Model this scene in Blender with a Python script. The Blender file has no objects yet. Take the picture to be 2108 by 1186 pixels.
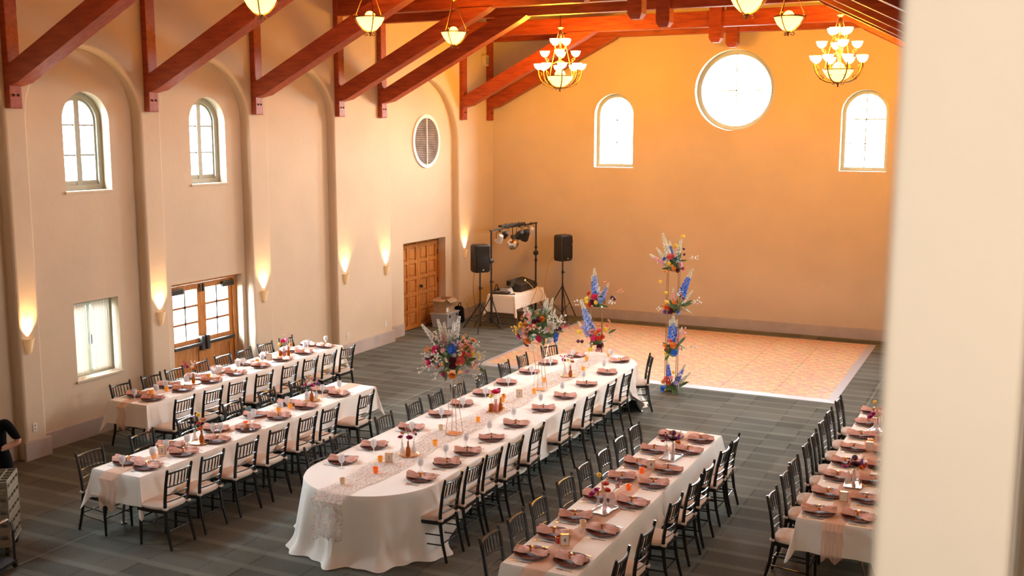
import bpy, bmesh, math, random
from math import sin, cos, pi, radians, sqrt, atan2
from mathutils import Vector, Matrix, geometry
R = random.Random(7)
D = bpy.data
SC = bpy.context.scene
COL = SC.collection

# ------------------------------------------------------------------ camera
EYE = Vector((0.0, 0.0, 4.62))
cam = D.cameras.new('camera'); cam.sensor_width = 36.0; cam.lens = 36.98
cam.clip_start = 0.05; cam.clip_end = 200
cam.dof.use_dof = True; cam.dof.focus_distance = 15.5; cam.dof.aperture_fstop = 2.6
cam_o = D.objects.new('camera', cam); COL.objects.link(cam_o)
cam_o.matrix_world = (Matrix.Translation(EYE) @ Matrix.Rotation(radians(25.9), 4, 'Z')
                      @ Matrix.Rotation(radians(90 - 8.374), 4, 'X') @ Matrix.Rotation(radians(0.1), 4, 'Z'))
SC.camera = cam_o
# ------------------------------------------------------------------ world, exposure
W = D.worlds.new('world'); SC.world = W; W.use_nodes = True
bg = W.node_tree.nodes['Background']; bg.inputs[0].default_value = (0.76, 0.91, 1.0, 1); bg.inputs[1].default_value = 152.0
SC.view_settings.view_transform = 'Standard'; SC.view_settings.look = 'None'
SC.view_settings.gamma = 1.0; SC.view_settings.use_curve_mapping = False
SC.view_settings.exposure = -0.28

XL = -12.5      # face of the door wall
XR = 0.06       # face of the opposite wall
XC = -6.22      # ridge line
YB = 24.6       # back wall
YF = 1.3        # front wall (gallery opening)
ORANGE = (1.0, 0.42, 0.01)
DAY = (1.0, 0.93, 0.885)

def light(name, kind, loc, energy, color, parent=None, **kw):
    l = D.lights.new(name, kind); l.energy = energy; l.color = color
    for k, v in kw.items(): setattr(l, k, v)
    o = D.objects.new(name, l); o.location = loc; COL.objects.link(o)
    if parent: o.parent = parent
    return o
# portals: guide the sky light through the window openings of all three window walls
for (x, y, z, sx, sy, rot) in ((-9.17, YB + 0.30, 4.68, 1.0, 1.8, (-90, 0, 0)), (-6.22, YB + 0.30, 5.62, 1.86, 1.86, (-90, 0, 0)), (-3.27, YB + 0.30, 4.68, 1.0, 1.8, (-90, 0, 0)),
                               (XL - 0.46, 11.53, 4.48, 1.47, 0.87, (0, -90, 0)), (XL - 0.46, 14.14, 4.48, 1.47, 0.87, (0, -90, 0)), (XL - 0.46, 8.93, 4.48, 1.47, 0.87, (0, -90, 0)),
                               (XL - 0.46, 11.53, 1.5, 1.18, 0.87, (0, -90, 0)), (XL - 0.46, 14.0, 1.05, 2.1, 1.76, (0, -90, 0)),
                               (XR + 0.46, 14.14, 4.48, 1.47, 0.87, (0, 90, 0)), (XR + 0.46, 16.55, 4.48, 1.47, 0.87, (0, 90, 0)), 
                               (XL - 0.46, 6.35, 4.48, 1.47, 0.87, (0, -90, 0))):
    o = light('window_portal', 'AREA', (x, y, z), 1, (1, 1, 1), shape='RECTANGLE', size=sx, size_y=sy)
    o.data.cycles.is_portal = True; o.rotation_euler = [radians(q) for q in rot]
# unseen fill lamp added behind the camera to brighten the column
o = light('gallery_fill', 'AREA', (0.55, -1.6, 5.3), 62, (1.0, 0.96, 0.96), shape='RECTANGLE', size=0.9, size_y=1.2, spread=radians(110))
o.rotation_euler = (radians(80), 0, radians(10))
# ------------------------------------------------------------------ materials
MATS = {}
def mat(name, col, rough=0.6, metal=0.0, var=0.0, scale=8.0, bump=0.0, bscale=40.0, emit=None, estr=0.0, spec=0.5, stretch=None, col2=None, alpha=1.0, trans=0.0, coat=0.0, sss=0.0):
    if name in MATS: return MATS[name]
    m = D.materials.new(name); m.use_nodes = True; nt = m.node_tree; n = nt.nodes; L = nt.links
    b = n['Principled BSDF']
    b.inputs['Base Color'].default_value = (*col, 1); b.inputs['Roughness'].default_value = rough
    b.inputs['Metallic'].default_value = metal; b.inputs['Specular IOR Level'].default_value = spec
    if coat: b.inputs['Coat Weight'].default_value = coat; b.inputs['Coat Roughness'].default_value = 0.1
    if trans: b.inputs['Transmission Weight'].default_value = trans
    if emit: b.inputs['Emission Color'].default_value = (*emit, 1); b.inputs['Emission Strength'].default_value = estr
    if alpha < 1: b.inputs['Alpha'].default_value = alpha
    if var or bump:
        tc = n.new('ShaderNodeTexCoord'); mp = n.new('ShaderNodeMapping'); L.new(tc.outputs['Object'], mp.inputs[0])
        if stretch: mp.inputs['Scale'].default_value = stretch
    if var:
        t = n.new('ShaderNodeTexNoise'); t.inputs['Scale'].default_value = scale; t.inputs['Detail'].default_value = 5
        L.new(mp.outputs[0], t.inputs['Vector'])
        r = n.new('ShaderNodeValToRGB'); c2 = col2 if col2 else tuple(max(0, c * (1 - var)) for c in col)
        c1 = col if col2 else tuple(min(1, c * (1 + var * 0.4)) for c in col)
        r.color_ramp.elements[0].position = 0.32; r.color_ramp.elements[0].color = (*c2, 1)
        r.color_ramp.elements[1].position = 0.68; r.color_ramp.elements[1].color = (*c1, 1)
        L.new(t.outputs['Fac'], r.inputs[0]); L.new(r.outputs[0], b.inputs['Base Color'])
    if bump:
        t2 = n.new('ShaderNodeTexNoise'); t2.inputs['Scale'].default_value = bscale; t2.inputs['Detail'].default_value = 4
        L.new(mp.outputs[0], t2.inputs['Vector'])
        bp = n.new('ShaderNodeBump'); bp.inputs['Strength'].default_value = bump; bp.inputs['Distance'].default_value = 0.02
        L.new(t2.outputs['Fac'], bp.inputs['Height']); L.new(bp.outputs[0], b.inputs['Normal'])
    MATS[name] = m
    return m

M_WALL = mat('cream_plaster', (0.60, 0.487, 0.345), 0.85, var=0.06, scale=1.2, bump=0.16, bscale=9)
M_BASE = mat('taupe_base', (0.44, 0.37, 0.32), 0.7, var=0.1, scale=3)
M_TIMBER = mat('red_timber', (0.35, 0.058, 0.010), 0.5, var=0.5, scale=3.0, stretch=(1, 6, 6), bump=0.1, bscale=12, col2=(0.21, 0.022, 0.004))
M_CEIL = mat('ceiling_board', (0.22, 0.05, 0.02), 0.7, var=0.3, scale=4, stretch=(6, 1, 1))
M_SASH = mat('sage_paint', (0.40, 0.41, 0.32), 0.5)
M_MUNTIN = mat('grey_muntin', (0.28, 0.28, 0.25), 0.5)
M_VENT = mat('vent_white', (0.78, 0.72, 0.68), 0.5)
M_SLAT = mat('vent_slat', (0.30, 0.26, 0.23), 0.6, var=0.35, scale=5)
M_PINE = mat('golden_pine', (0.55, 0.24, 0.06), 0.38, var=0.45, scale=5, stretch=(1, 7, 0.8), col2=(0.36, 0.115, 0.02))
M_PINED = mat('dark_pine_trim', (0.36, 0.13, 0.03), 0.45, var=0.3, scale=6, stretch=(1, 6, 1))  # darker pine for panelled-door jambs and cross muntins
M_DARKMET = mat('dark_hardware', (0.05, 0.045, 0.04), 0.4, metal=0.6)
M_BLACK = mat('black_lacquer', (0.010, 0.0095, 0.009), 0.25, coat=0.2)
M_CUSH = mat('ivory_cushion', (0.66, 0.54, 0.44), 0.85, bump=0.1, bscale=60)
M_CLOTH = mat('ivory_linen', (0.90, 0.86, 0.785), 0.85, bump=0.06, bscale=30)
M_CHARGER = mat('copper_wicker', (0.20, 0.052, 0.028), 0.5, var=0.5, scale=60, bump=0.9, bscale=70, col2=(0.075, 0.017, 0.010))
M_NAP = mat('rose_napkin', (0.86, 0.50, 0.40), 0.8, var=0.12, scale=15, bump=0.2, bscale=25)
M_GOLD = mat('brushed_gold', (0.80, 0.50, 0.22), 0.28, metal=1.0)
M_ROSEG = mat('rose_gold_wire', (0.72, 0.46, 0.33), 0.3, metal=1.0)
M_BRONZE = mat('dark_gold_rod', (0.34, 0.17, 0.06), 0.45, metal=0.6)
M_SILVER = mat('silverware', (0.62, 0.60, 0.58), 0.25, metal=1.0)
M_STEEL = mat('grey_steel', (0.25, 0.22, 0.19), 0.4, metal=0.8)
M_TTOP = mat('table_laminate', (0.45, 0.40, 0.34), 0.6)
M_IRON = mat('bronze_iron', (0.16, 0.075, 0.03), 0.4, metal=0.7)
M_BLKPL = mat('black_plastic', (0.015, 0.014, 0.013), 0.5, bump=0.1, bscale=200)
M_GRILL = mat('speaker_grille', (0.006, 0.006, 0.006), 0.75, bump=0.5, bscale=400)
M_CARD = mat('cardboard', (0.42, 0.27, 0.15), 0.85, var=0.1)
M_TOTE = mat('grey_tote', (0.40, 0.385, 0.36), 0.5)
M_WHITE = mat('white_plastic', (0.75, 0.72, 0.68), 0.5)
M_CRATE = mat('crate_plastic', (0.25, 0.225, 0.165), 0.6, var=0.15)
M_PAPER = mat('paper_card', (0.82, 0.79, 0.73), 0.8)
M_INK = mat('ink', (0.02, 0.02, 0.03), 0.7)
M_CHROME = mat('chrome', (0.7, 0.7, 0.72), 0.1, metal=1.0)
M_SKIN = mat('skin', (0.56, 0.30, 0.21), 0.55)
M_HAIR = mat('blond_hair', (0.66, 0.50, 0.22), 0.6, var=0.4, scale=30, bump=0.5, bscale=60)
M_TEE = mat('black_shirt', (0.008, 0.008, 0.010), 1.0, spec=0.05)
M_GREEN = mat('leaf_green', (0.10, 0.17, 0.05), 0.55, var=0.4, scale=14)
M_STEM = mat('stem_green', (0.20, 0.28, 0.10), 0.6)
M_FOAM = mat('foliage_dark', (0.035, 0.05, 0.02), 0.9)
M_TRIMAL = mat('dance_floor_trim', (0.40, 0.37, 0.38), 0.45)
M_TAG = mat('white_mark', (0.8, 0.8, 0.8), 0.5)

def glass_mat(name, tint, fac, rough=0.05, body=(0.9, 0.9, 0.9)):
    m = D.materials.new(name); m.use_nodes = True; nt = m.node_tree; n = nt.nodes; L = nt.links
    n.remove(n['Principled BSDF']); out = n['Material Output']
    t = n.new('ShaderNodeBsdfTransparent'); t.inputs[0].default_value = (*tint, 1)
    p = n.new('ShaderNodeBsdfPrincipled'); p.inputs['Base Color'].default_value = (*body, 1); p.inputs['Roughness'].default_value = rough
    mx = n.new('ShaderNodeMixShader'); mx.inputs[0].default_value = fac
    L.new(t.outputs[0], mx.inputs[1]); L.new(p.outputs[0], mx.inputs[2]); L.new(mx.outputs[0], out.inputs[0])
    MATS[name] = m
    return m
M_PANE = glass_mat('window_glass', (1, 1, 1), 0.06)
M_GLASS = glass_mat('clear_glass', (0.97, 0.97, 0.97), 0.42, body=(0.92, 0.90, 0.90))
M_VGLASS = glass_mat('vase_glass_clear', (0.96, 0.93, 0.92), 0.24, body=(0.9, 0.88, 0.88))
M_WATER = glass_mat('water', (0.97, 0.97, 0.97), 0.5, body=(0.9, 0.9, 0.92))
M_AMBERG = glass_mat('amber_glass', (0.85, 0.35, 0.05), 0.55, body=(0.55, 0.18, 0.02))
M_PINKG = glass_mat('pink_glass', (0.95, 0.6, 0.6), 0.5, body=(0.8, 0.42, 0.42))
def cloth_trans(name, col, alpha, spots=None, scale=30, translucent=0.5):
    m = D.materials.new(name); m.use_nodes = True; nt = m.node_tree; n = nt.nodes; L = nt.links
    n.remove(n['Principled BSDF']); out = n['Material Output']
    d = n.new('ShaderNodeBsdfDiffuse'); d.inputs[0].default_value = (*col, 1)
    tl = n.new('ShaderNodeBsdfTranslucent'); tl.inputs[0].default_value = (*col, 1)
    a = n.new('ShaderNodeMixShader'); a.inputs[0].default_value = translucent
    L.new(d.outputs[0], a.inputs[1]); L.new(tl.outputs[0], a.inputs[2])
    t = n.new('ShaderNodeBsdfTransparent'); mx = n.new('ShaderNodeMixShader'); mx.inputs[0].default_value = alpha
    L.new(t.outputs[0], mx.inputs[1]); L.new(a.outputs[0], mx.inputs[2]); L.new(mx.outputs[0], out.inputs[0])
    tc = n.new('ShaderNodeTexCoord')
    if spots:
        v = n.new('ShaderNodeTexVoronoi'); v.inputs['Scale'].default_value = scale; L.new(tc.outputs['Object'], v.inputs['Vector'])
        r = n.new('ShaderNodeValToRGB'); r.color_ramp.elements[0].position = 0.16; r.color_ramp.elements[0].color = (*spots, 1)
        r.color_ramp.elements[1].position = 0.36; r.color_ramp.elements[1].color = (*col, 1)
        L.new(v.outputs['Distance'], r.inputs[0]); L.new(r.outputs[0], d.inputs[0]); L.new(r.outputs[0], tl.inputs[0])
        nz = n.new('ShaderNodeTexNoise'); nz.inputs['Scale'].default_value = scale * 1.4; L.new(tc.outputs['Object'], nz.inputs['Vector'])
        mr = n.new('ShaderNodeMapRange'); mr.inputs[1].default_value = 0.42; mr.inputs[2].default_value = 0.56; mr.inputs[3].default_value = alpha * 0.55; mr.inputs[4].default_value = 1.0
        L.new(nz.outputs['Fac'], mr.inputs[0]); L.new(mr.outputs[0], mx.inputs[0])
    MATS[name] = m
    return m
M_LACE = cloth_trans('floral_lace', (0.88, 0.81, 0.76), 0.85, spots=(0.68, 0.42, 0.35), scale=30, translucent=0.25)
M_GAUZE = cloth_trans('peach_gauze', (0.82, 0.56, 0.42), 0.62, translucent=0.3)
M_SHEER = cloth_trans('sheer_curtain', (0.88, 0.83, 0.70), 1.0, translucent=0.022)
M_SHADE = mat('alabaster_cup', (0.9, 0.8, 0.6), 0.4, emit=(1.0, 0.80, 0.42), estr=6.0)
M_BOWL = glass_mat('alabaster_bowl', (1.0, 0.9, 0.7), 0.55, 0.4, (0.9, 0.8, 0.6))
for _n in M_BOWL.node_tree.nodes:
    if _n.type == 'BSDF_PRINCIPLED': _n.inputs['Emission Color'].default_value = (1.0, 0.74, 0.26, 1); _n.inputs['Emission Strength'].default_value = 2.6
M_SCONCE = mat('sconce_plaster', (0.78, 0.58, 0.36), 0.7, emit=(1.0, 0.50, 0.14), estr=0.22)
M_SCONCEIN = mat('sconce_glow', (0.9, 0.7, 0.4), 0.7, emit=(1.0, 0.72, 0.35), estr=4.0)
M_FLAME = mat('candle_glow', (0.9, 0.5, 0.1), 0.5, emit=(1.0, 0.45, 0.05), estr=1.0)
M_LED = mat('warm_led', (1, 0.7, 0.2), 0.5, emit=(1.0, 0.55, 0.12), estr=4.0)

def carpet_mat():
    m = D.materials.new('striped_carpet'); m.use_nodes = True; nt = m.node_tree; n = nt.nodes; L = nt.links
    b = n['Principled BSDF']; b.inputs['Roughness'].default_value = 0.95; b.inputs['Specular IOR Level'].default_value = 0.1
    g = n.new('ShaderNodeNewGeometry'); sx = n.new('ShaderNodeSeparateXYZ'); L.new(g.outputs['Position'], sx.inputs[0])
    def M(op, a, c, d=None):
        k = n.new('ShaderNodeMath'); k.operation = op
        for i, v in enumerate((a, c, d)):
            if v is None: continue
            if isinstance(v, (int, float)): k.inputs[i].default_value = v
            else: L.new(v, k.inputs[i])
        return k.outputs[0]
    rowv = M('DIVIDE', sx.outputs['Y'], 0.381)
    row = M('FLOOR', rowv, 0.0); fr = M('FRACT', rowv, 0.0)
    colv = M('DIVIDE', M('ADD', sx.outputs['X'], 40.0), 1.09)
    c0 = M('FLOOR', colv, 0.0); fc = M('FRACT', colv, 0.0)
    second = M('GREATER_THAN', fc, 0.64)
    cx = n.new('ShaderNodeCombineXYZ'); L.new(M('ADD', c0, M('MULTIPLY', second, 0.5)), cx.inputs[0]); L.new(row, cx.inputs[1])
    wn = n.new('ShaderNodeTexWhiteNoise'); wn.noise_dimensions = '2D'; L.new(cx.outputs[0], wn.inputs['Vector'])
    # light band along each row
    a = n.new('ShaderNodeMapRange'); a.interpolation_type = 'SMOOTHSTEP'; L.new(fr, a.inputs[0]); a.inputs[1].default_value = 0.0; a.inputs[2].default_value = 0.07
    c = n.new('ShaderNodeMapRange'); c.interpolation_type = 'SMOOTHSTEP'; L.new(fr, c.inputs[0]); c.inputs[1].default_value = 0.24; c.inputs[2].default_value = 0.33; c.inputs[3].default_value = 1; c.inputs[4].default_value = 0
    band = M('MULTIPLY', a.outputs[0], c.outputs[0])
    # fine dark ticks at block ends
    def tick(p, w): return M('LESS_THAN', M('ABSOLUTE', M('SUBTRACT', fc, p), 0.0), w)
    tk = M('MAXIMUM', tick(0.64, 0.012), tick(0.02, 0.012))
    seam = M('LESS_THAN', M('ABSOLUTE', M('SUBTRACT', M('FRACT', M('DIVIDE', M('ADD', sx.outputs['X'], 40.62), 3.66), 0.0), 0.5), 0.0), 0.0035)
    nz = n.new('ShaderNodeTexNoise'); nz.inputs['Scale'].default_value = 55; nz.inputs['Detail'].default_value = 6; L.new(g.outputs['Position'], nz.inputs['Vector'])
    nz2 = n.new('ShaderNodeTexNoise'); nz2.inputs['Scale'].default_value = 1.3; L.new(g.outputs['Position'], nz2.inputs['Vector'])
    val = M('ADD', M('MULTIPLY', band, 0.21), M('MULTIPLY', M('SUBTRACT', wn.outputs['Value'], 0.5), 0.26))
    val = M('ADD', val, M('MULTIPLY', M('SUBTRACT', nz.outputs['Fac'], 0.5), 0.5))
    val = M('ADD', val, M('MULTIPLY', M('SUBTRACT', nz2.outputs['Fac'], 0.5), 0.35))
    val = M('SUBTRACT', val, M('MULTIPLY', M('MULTIPLY', tk, M('SUBTRACT', 1.0, band)), 0.14))
    val = M('ADD', val, M('MULTIPLY', seam, 0.4))
    r = n.new('ShaderNodeValToRGB'); L.new(M('ADD', val, 0.3), r.inputs[0])
    r.color_ramp.elements[0].color = (0.062, 0.067, 0.055, 1); r.color_ramp.elements[1].color = (0.245, 0.25, 0.215, 1)
    L.new(r.outputs[0], b.inputs['Base Color'])
    bp = n.new('ShaderNodeBump'); bp.inputs['Strength'].default_value = 0.3; bp.inputs['Distance'].default_value = 0.01
    L.new(nz.outputs['Fac'], bp.inputs['Height']); L.new(bp.outputs[0], b.inputs['Normal'])
    return m
M_CARPET = carpet_mat()

def parquet_mat():
    m = D.materials.new('oak_parquet'); m.use_nodes = True; nt = m.node_tree; n = nt.nodes; L = nt.links
    b = n['Principled BSDF']; b.inputs['Roughness'].default_value = 0.34; b.inputs['Specular IOR Level'].default_value = 0.55
    g = n.new('ShaderNodeNewGeometry')
    ck = n.new('ShaderNodeTexChecker'); ck.inputs['Scale'].default_value = 1 / 0.155; L.new(g.outputs['Position'], ck.inputs['Vector'])
    ck.inputs[1].default_value = (0.66, 0.41, 0.22, 1); ck.inputs[2].default_value = (0.57, 0.335, 0.165, 1)
    wa = n.new('ShaderNodeTexVoronoi'); wa.inputs['Scale'].default_value = 14; wa.distance = 'CHEBYCHEV'; L.new(g.outputs['Position'], wa.inputs['Vector'])
    mx = n.new('ShaderNodeMixRGB'); mx.blend_type = 'OVERLAY'; mx.inputs[0].default_value = 0.28
    L.new(ck.outputs[0], mx.inputs[1]); L.new(wa.outputs['Color'], mx.inputs[2])
    hs = n.new('ShaderNodeHueSaturation'); hs.inputs['Saturation'].default_value = 0.95; L.new(mx.outputs[0], hs.inputs['Color'])
    L.new(hs.outputs[0], b.inputs['Base Color'])
    return m
M_PARQ = parquet_mat()

# ------------------------------------------------------------------ mesh helpers
class MB:
    def __init__(s): s.v = []; s.f = []
    def add(s, vs, fs, mtx=None):
        k = len(s.v)
        s.v += [tuple(mtx @ Vector(p)) for p in vs] if mtx else [tuple(p) for p in vs]
        s.f += [tuple(i + k for i in f) for f in fs]
        return s
    def box(s, x0, x1, y0, y1, z0, z1, mtx=None):
        vs = [(x0, y0, z0), (x1, y0, z0), (x1, y1, z0), (x0, y1, z0), (x0, y0, z1), (x1, y0, z1), (x1, y1, z1), (x0, y1, z1)]
        return s.add(vs, [(0, 3, 2, 1), (4, 5, 6, 7), (0, 1, 5, 4), (1, 2, 6, 5), (2, 3, 7, 6), (3, 0, 4, 7)], mtx)
    def bbox(s, x0, x1, y0, y1, z0, z1, b=0.01, mtx=None, seg=2):
        bm = bmesh.new(); bmesh.ops.create_cube(bm, size=1)
        for v in bm.verts: v.co = Vector(((x0 + x1) / 2 + v.co.x * (x1 - x0), (y0 + y1) / 2 + v.co.y * (y1 - y0), (z0 + z1) / 2 + v.co.z * (z1 - z0)))
        bmesh.ops.bevel(bm, geom=bm.edges[:], offset=b, segments=seg, affect='EDGES', profile=0.5)
        bm.verts.index_update()
        s.add([v.co[:] for v in bm.verts], [tuple(v.index for v in f.verts) for f in bm.faces], mtx); bm.free()
        return s
    def tube(s, path, r, n=8, cap=True, mtx=None):
        P = [Vector(p) for p in path]; rr = r if isinstance(r, (list, tuple)) else [r] * len(P)
        vs = []; fs = []; up0 = None
        for i, p in enumerate(P):
            d = (P[min(i + 1, len(P) - 1)] - P[max(i - 1, 0)])
            if d.length < 1e-9: d = Vector((0, 0, 1))
            d.normalize()
            if up0 is None:
                up0 = Vector((0, 0, 1)) if abs(d.z) < 0.9 else Vector((1, 0, 0))
            a = d.cross(up0)
            if a.length < 1e-6: a = d.orthogonal()
            a.normalize(); bb = d.cross(a)
            up0 = bb.cross(d) * -1 if False else up0
            for k in range(n):
                t = 2 * pi * k / n
                vs.append(p + (a * cos(t) + bb * sin(t)) * rr[i])
        for i in range(len(P) - 1):
            for k in range(n):
                fs.append((i * n + k, i * n + (k + 1) % n, (i + 1) * n + (k + 1) % n, (i + 1) * n + k))
        if cap:
            fs.append(tuple(range(n - 1, -1, -1))); fs.append(tuple((len(P) - 1) * n + k for k in range(n)))
        return s.add(vs, fs, mtx)
    def lathe(s, prof, n=16, mtx=None, cap=False):
        vs = []; fs = []
        for (r, z) in prof:
            for k in range(n):
                t = 2 * pi * k / n; vs.append((r * cos(t), r * sin(t), z))
        for i in range(len(prof) - 1):
            for k in range(n):
                fs.append((i * n + k, i * n + (k + 1) % n, (i + 1) * n + (k + 1) % n, (i + 1) * n + k))
        if cap:
            fs.append(tuple(range(n - 1, -1, -1))); fs.append(tuple((len(prof) - 1) * n + k for k in range(n)))
        return s.add(vs, fs, mtx)
    def ball(s, c, r, n=8, m=5, sq=(1, 1, 1)):
        prof = [(max(1e-4, sin(pi * i / m)) * r, -cos(pi * i / m) * r) for i in range(m + 1)]
        return s.lathe(prof, n, Matrix.Translation(c) @ Matrix.Diagonal((*sq, 1)))
    def prism(s, poly, axis, a, b, holes=()):
        """poly in 2D, extruded along axis from a to b; 2D plane = the two other axes in xyz order"""
        def to3(p, t):
            return {'x': (t, p[0], p[1]), 'y': (p[0], t, p[1]), 'z': (p[0], p[1], t)}[axis]
        loops = [poly] + list(holes); flat = [p for l in loops for p in l]
        tris = geometry.tessellate_polygon([[Vector((p[0], p[1], 0)) for p in l] for l in loops])
        n = len(flat); vs = [to3(p, a) for p in flat] + [to3(p, b) for p in flat]
        fs = [tuple(t) for t in tris] + [tuple(i + n for i in reversed(t)) for t in tris]
        k = 0
        for l in loops:
            m = len(l)
            for i in range(m):
                fs.append((k + i, k + (i + 1) % m, n + k + (i + 1) % m, n + k + i))
            k += m
        return s.add(vs, fs)
    def mesh(s, name, m, smooth=False):
        me = D.meshes.new(name); me.from_pydata(s.v, [], s.f); me.update()
        bm = bmesh.new(); bm.from_mesh(me); bmesh.ops.recalc_face_normals(bm, faces=bm.faces[:]); bm.to_mesh(me); bm.free()
        if m: me.materials.append(m)
        if smooth:
            me.polygons.foreach_set('use_smooth', [True] * len(me.polygons))
            try: me.set_sharp_from_angle(angle=radians(40))
            except Exception: pass
        return me
    def build(s, name, m, parent=None, smooth=False):
        return put(name, s.mesh(name, m, smooth), parent)

def put(name, me, parent=None, loc=None, mtx=None):
    o = D.objects.new(name, me); COL.objects.link(o)
    if parent: o.parent = parent
    if mtx is not None: o.matrix_local = mtx
    elif loc: o.location = loc
    return o
def tag(o, label, cat, group=None):
    o['label'] = label; o['category'] = cat
    if group: o['group'] = group
    return o
def struct(o, label=None):
    o['kind'] = 'structure'
    if label: o['label'] = label
    return o
def thing(name, label, cat, loc=(0, 0, 0), rz=0, group=None):
    o = D.objects.new(name, None); COL.objects.link(o); o.location = loc; o.rotation_euler = (0, 0, rz); o.empty_display_size = 0.1
    return tag(o, label, cat, group)
def inst(parts, root):
    """parts: list of (name, mesh, matrix/None, subparts)"""
    for p in parts:
        o = put(p[0], p[1], root, mtx=p[2])
        for q in (p[3] if len(p) > 3 else ()): put(q[0], q[1], o, mtx=q[2])
    return root
ORD = ['first', 'second', 'third', 'fourth', 'fifth', 'sixth', 'seventh', 'eighth', 'ninth', 'tenth', 'eleventh', 'twelfth']
T = Matrix.Translation
def RZ(a): return Matrix.Rotation(a, 4, 'Z')
def RX(a): return Matrix.Rotation(a, 4, 'X')
def RY(a): return Matrix.Rotation(a, 4, 'Y')
# ================================================================== ROOM SHELL
def arch(y0, y1, zb, zt, n=28):
    w = (y1 - y0) / 2; c = (y0 + y1) / 2; zs = zt - w
    return [(y0, zb), (y1, zb)] + [(c + w * cos(pi * i / n), zs + w * sin(pi * i / n)) for i in range(n + 1)]
def rect(y0, y1, z0, z1): return [(y0, z0), (y1, z0), (y1, z1), (y0, z1)]
def circ(c, z, r, n=48): return [(c + r * cos(2 * pi * i / n), z + r * sin(2 * pi * i / n)) for i in range(n)]
def sheet(mb, loops, to3):
    flat = [p for l in loops for p in l]
    tr = geometry.tessellate_polygon([[Vector((p[0], p[1], 0)) for p in l] for l in loops])
    mb.add([to3(p) for p in flat], [tuple(t) for t in tr])
def rings(mb, loops3):
    n = len(loops3[0]); vs = [p for l in loops3 for p in l]; fs = []
    for k in range(len(loops3) - 1):
        for i in range(n): fs.append((k * n + i, k * n + (i + 1) % n, (k + 1) * n + (i + 1) % n, (k + 1) * n + i))
    mb.add(vs, fs)

ND = 0.18      # niche depth
WD = 0.25      # window reveal depth
NICHES = [(2.7, 4.8, 5.85), (5.3, 7.4, 5.85), (7.87, 9.97, 5.85), (10.35, 12.43, 5.85), (12.88, 14.98, 5.85), (15.53, 17.58, 5.85), (19.66, 22.74, 5.87)]
def niche_holes(i, side):
    A = lambda c, hw=0.435: ('arch', arch(c - hw, c + hw, 3.75, 5.22))
    if i == 3: return [A(11.53), ('rect', rect(11.10, 11.97, 0.90, 2.08))] if side == 'left' else []
    if i == 4: return [A(14.14), ('door', rect(13.12, 14.88, -0.2, 2.10))]
    if side == 'left':
        if i == 2: return [('arch', arch(8.5, 9.36, 3.75, 5.22))]
        if i == 1: return [A(6.35)]
        if i == 6: return [('door', rect(20.42, 22.37, -0.2, 2.11))]
        return []
    if i == 5: return [A(16.55)]
    return []
def side_wall(name, x0, s, yf):
    X = lambda d: x0 - s * d
    mb = MB()
    nl = [n for n in NICHES if n[0] > yf + 0.2]
    sheet(mb, [rect(yf, YB + 0.4, -0.5, 7.75)] + [arch(a - 0.05, b + 0.05, -0.3, t + 0.05) for a, b, t in nl], lambda p: (X(0), p[0], p[1]))
    for i, (a, b, t) in enumerate(NICHES):
        if (a, b, t) not in nl: continue
        rr = []
        for dl, d in ((0.05, 0), (0.028, 0.006), (0.012, 0.022), (0.003, 0.045), (0, 0.08), (0, ND)):
            rr.append([(X(d), p[0], p[1]) for p in arch(a - dl, b + dl, -0.3, t + dl)])
        rings(mb, rr)
        hs = niche_holes(i, 'left' if s > 0 else 'right')
        sheet(mb, [arch(a, b, -0.3, t)] + [h[1] for h in hs], lambda p: (X(ND), p[0], p[1]))
        for kind, h in hs:
            rings(mb, [[(X(ND), p[0], p[1]) for p in h], [(X(ND + WD), p[0], p[1]) for p in h]])
    return struct(mb.build(name, M_WALL, smooth=False))
side_wall('wall_left', XL, 1, -3.0)
side_wall('wall_right', XR, -1, 1.5)
LWH = (arch(-9.68, -8.66, 3.79, 5.58), circ(-6.22, 5.62, 0.93), arch(-3.78, -2.77, 3.79, 5.58))
mb = MB()
sheet(mb, [[(XL - 0.6, -0.5), (XR + 0.6, -0.5), (XR + 0.6, 7.5), (XC, 10.75), (XL - 0.6, 7.5)]] + list(LWH), lambda p: (p[0], YB, p[1]))
for h in LWH: rings(mb, [[(p[0], YB, p[1]) for p in h], [(p[0], YB + 0.26, p[1]) for p in h]])
struct(mb.build('wall_back', M_WALL))
# gallery that the camera stands on
mb = MB(); mb.box(XL - 0.5, XR, YF, YF + 0.12, -0.5, 3.45)
struct(mb.build('wall_front', M_WALL))
mb = MB()
sheet(mb, [[(XL - 0.6, -0.5), (1.7, -0.5), (1.7, 7.7), (XC, 10.75), (XL - 0.6, 7.5)]] , lambda p: (p[0], -3.0, p[1]))
mb.box(1.6, 1.7, -3.0, 1.5, -0.5, 7.7); mb.box(XR, 1.6, 1.5, 1.6, -0.5, 7.7)
struct(mb.build('wall_rear', M_WALL))
mb = MB(); mb.box(XL - 0.5, 1.7, -3.0, YF, 3.0, 3.15)
struct(mb.build('floor_gallery', M_CARPET))
mb = MB(); mb.bbox(-0.139, 0.012, 1.3, 1.46, 3.1, 7.6, 0.008)
struct(mb.build('trim_1', M_WALL), 'pale plaster column rising beside the gallery')
mb = MB(); mb.box(XL - 0.6, XR + 0.6, YF, YB + 0.4, -0.1, 0)
struct(mb.build('floor', M_CARPET))
mb = MB()
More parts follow.
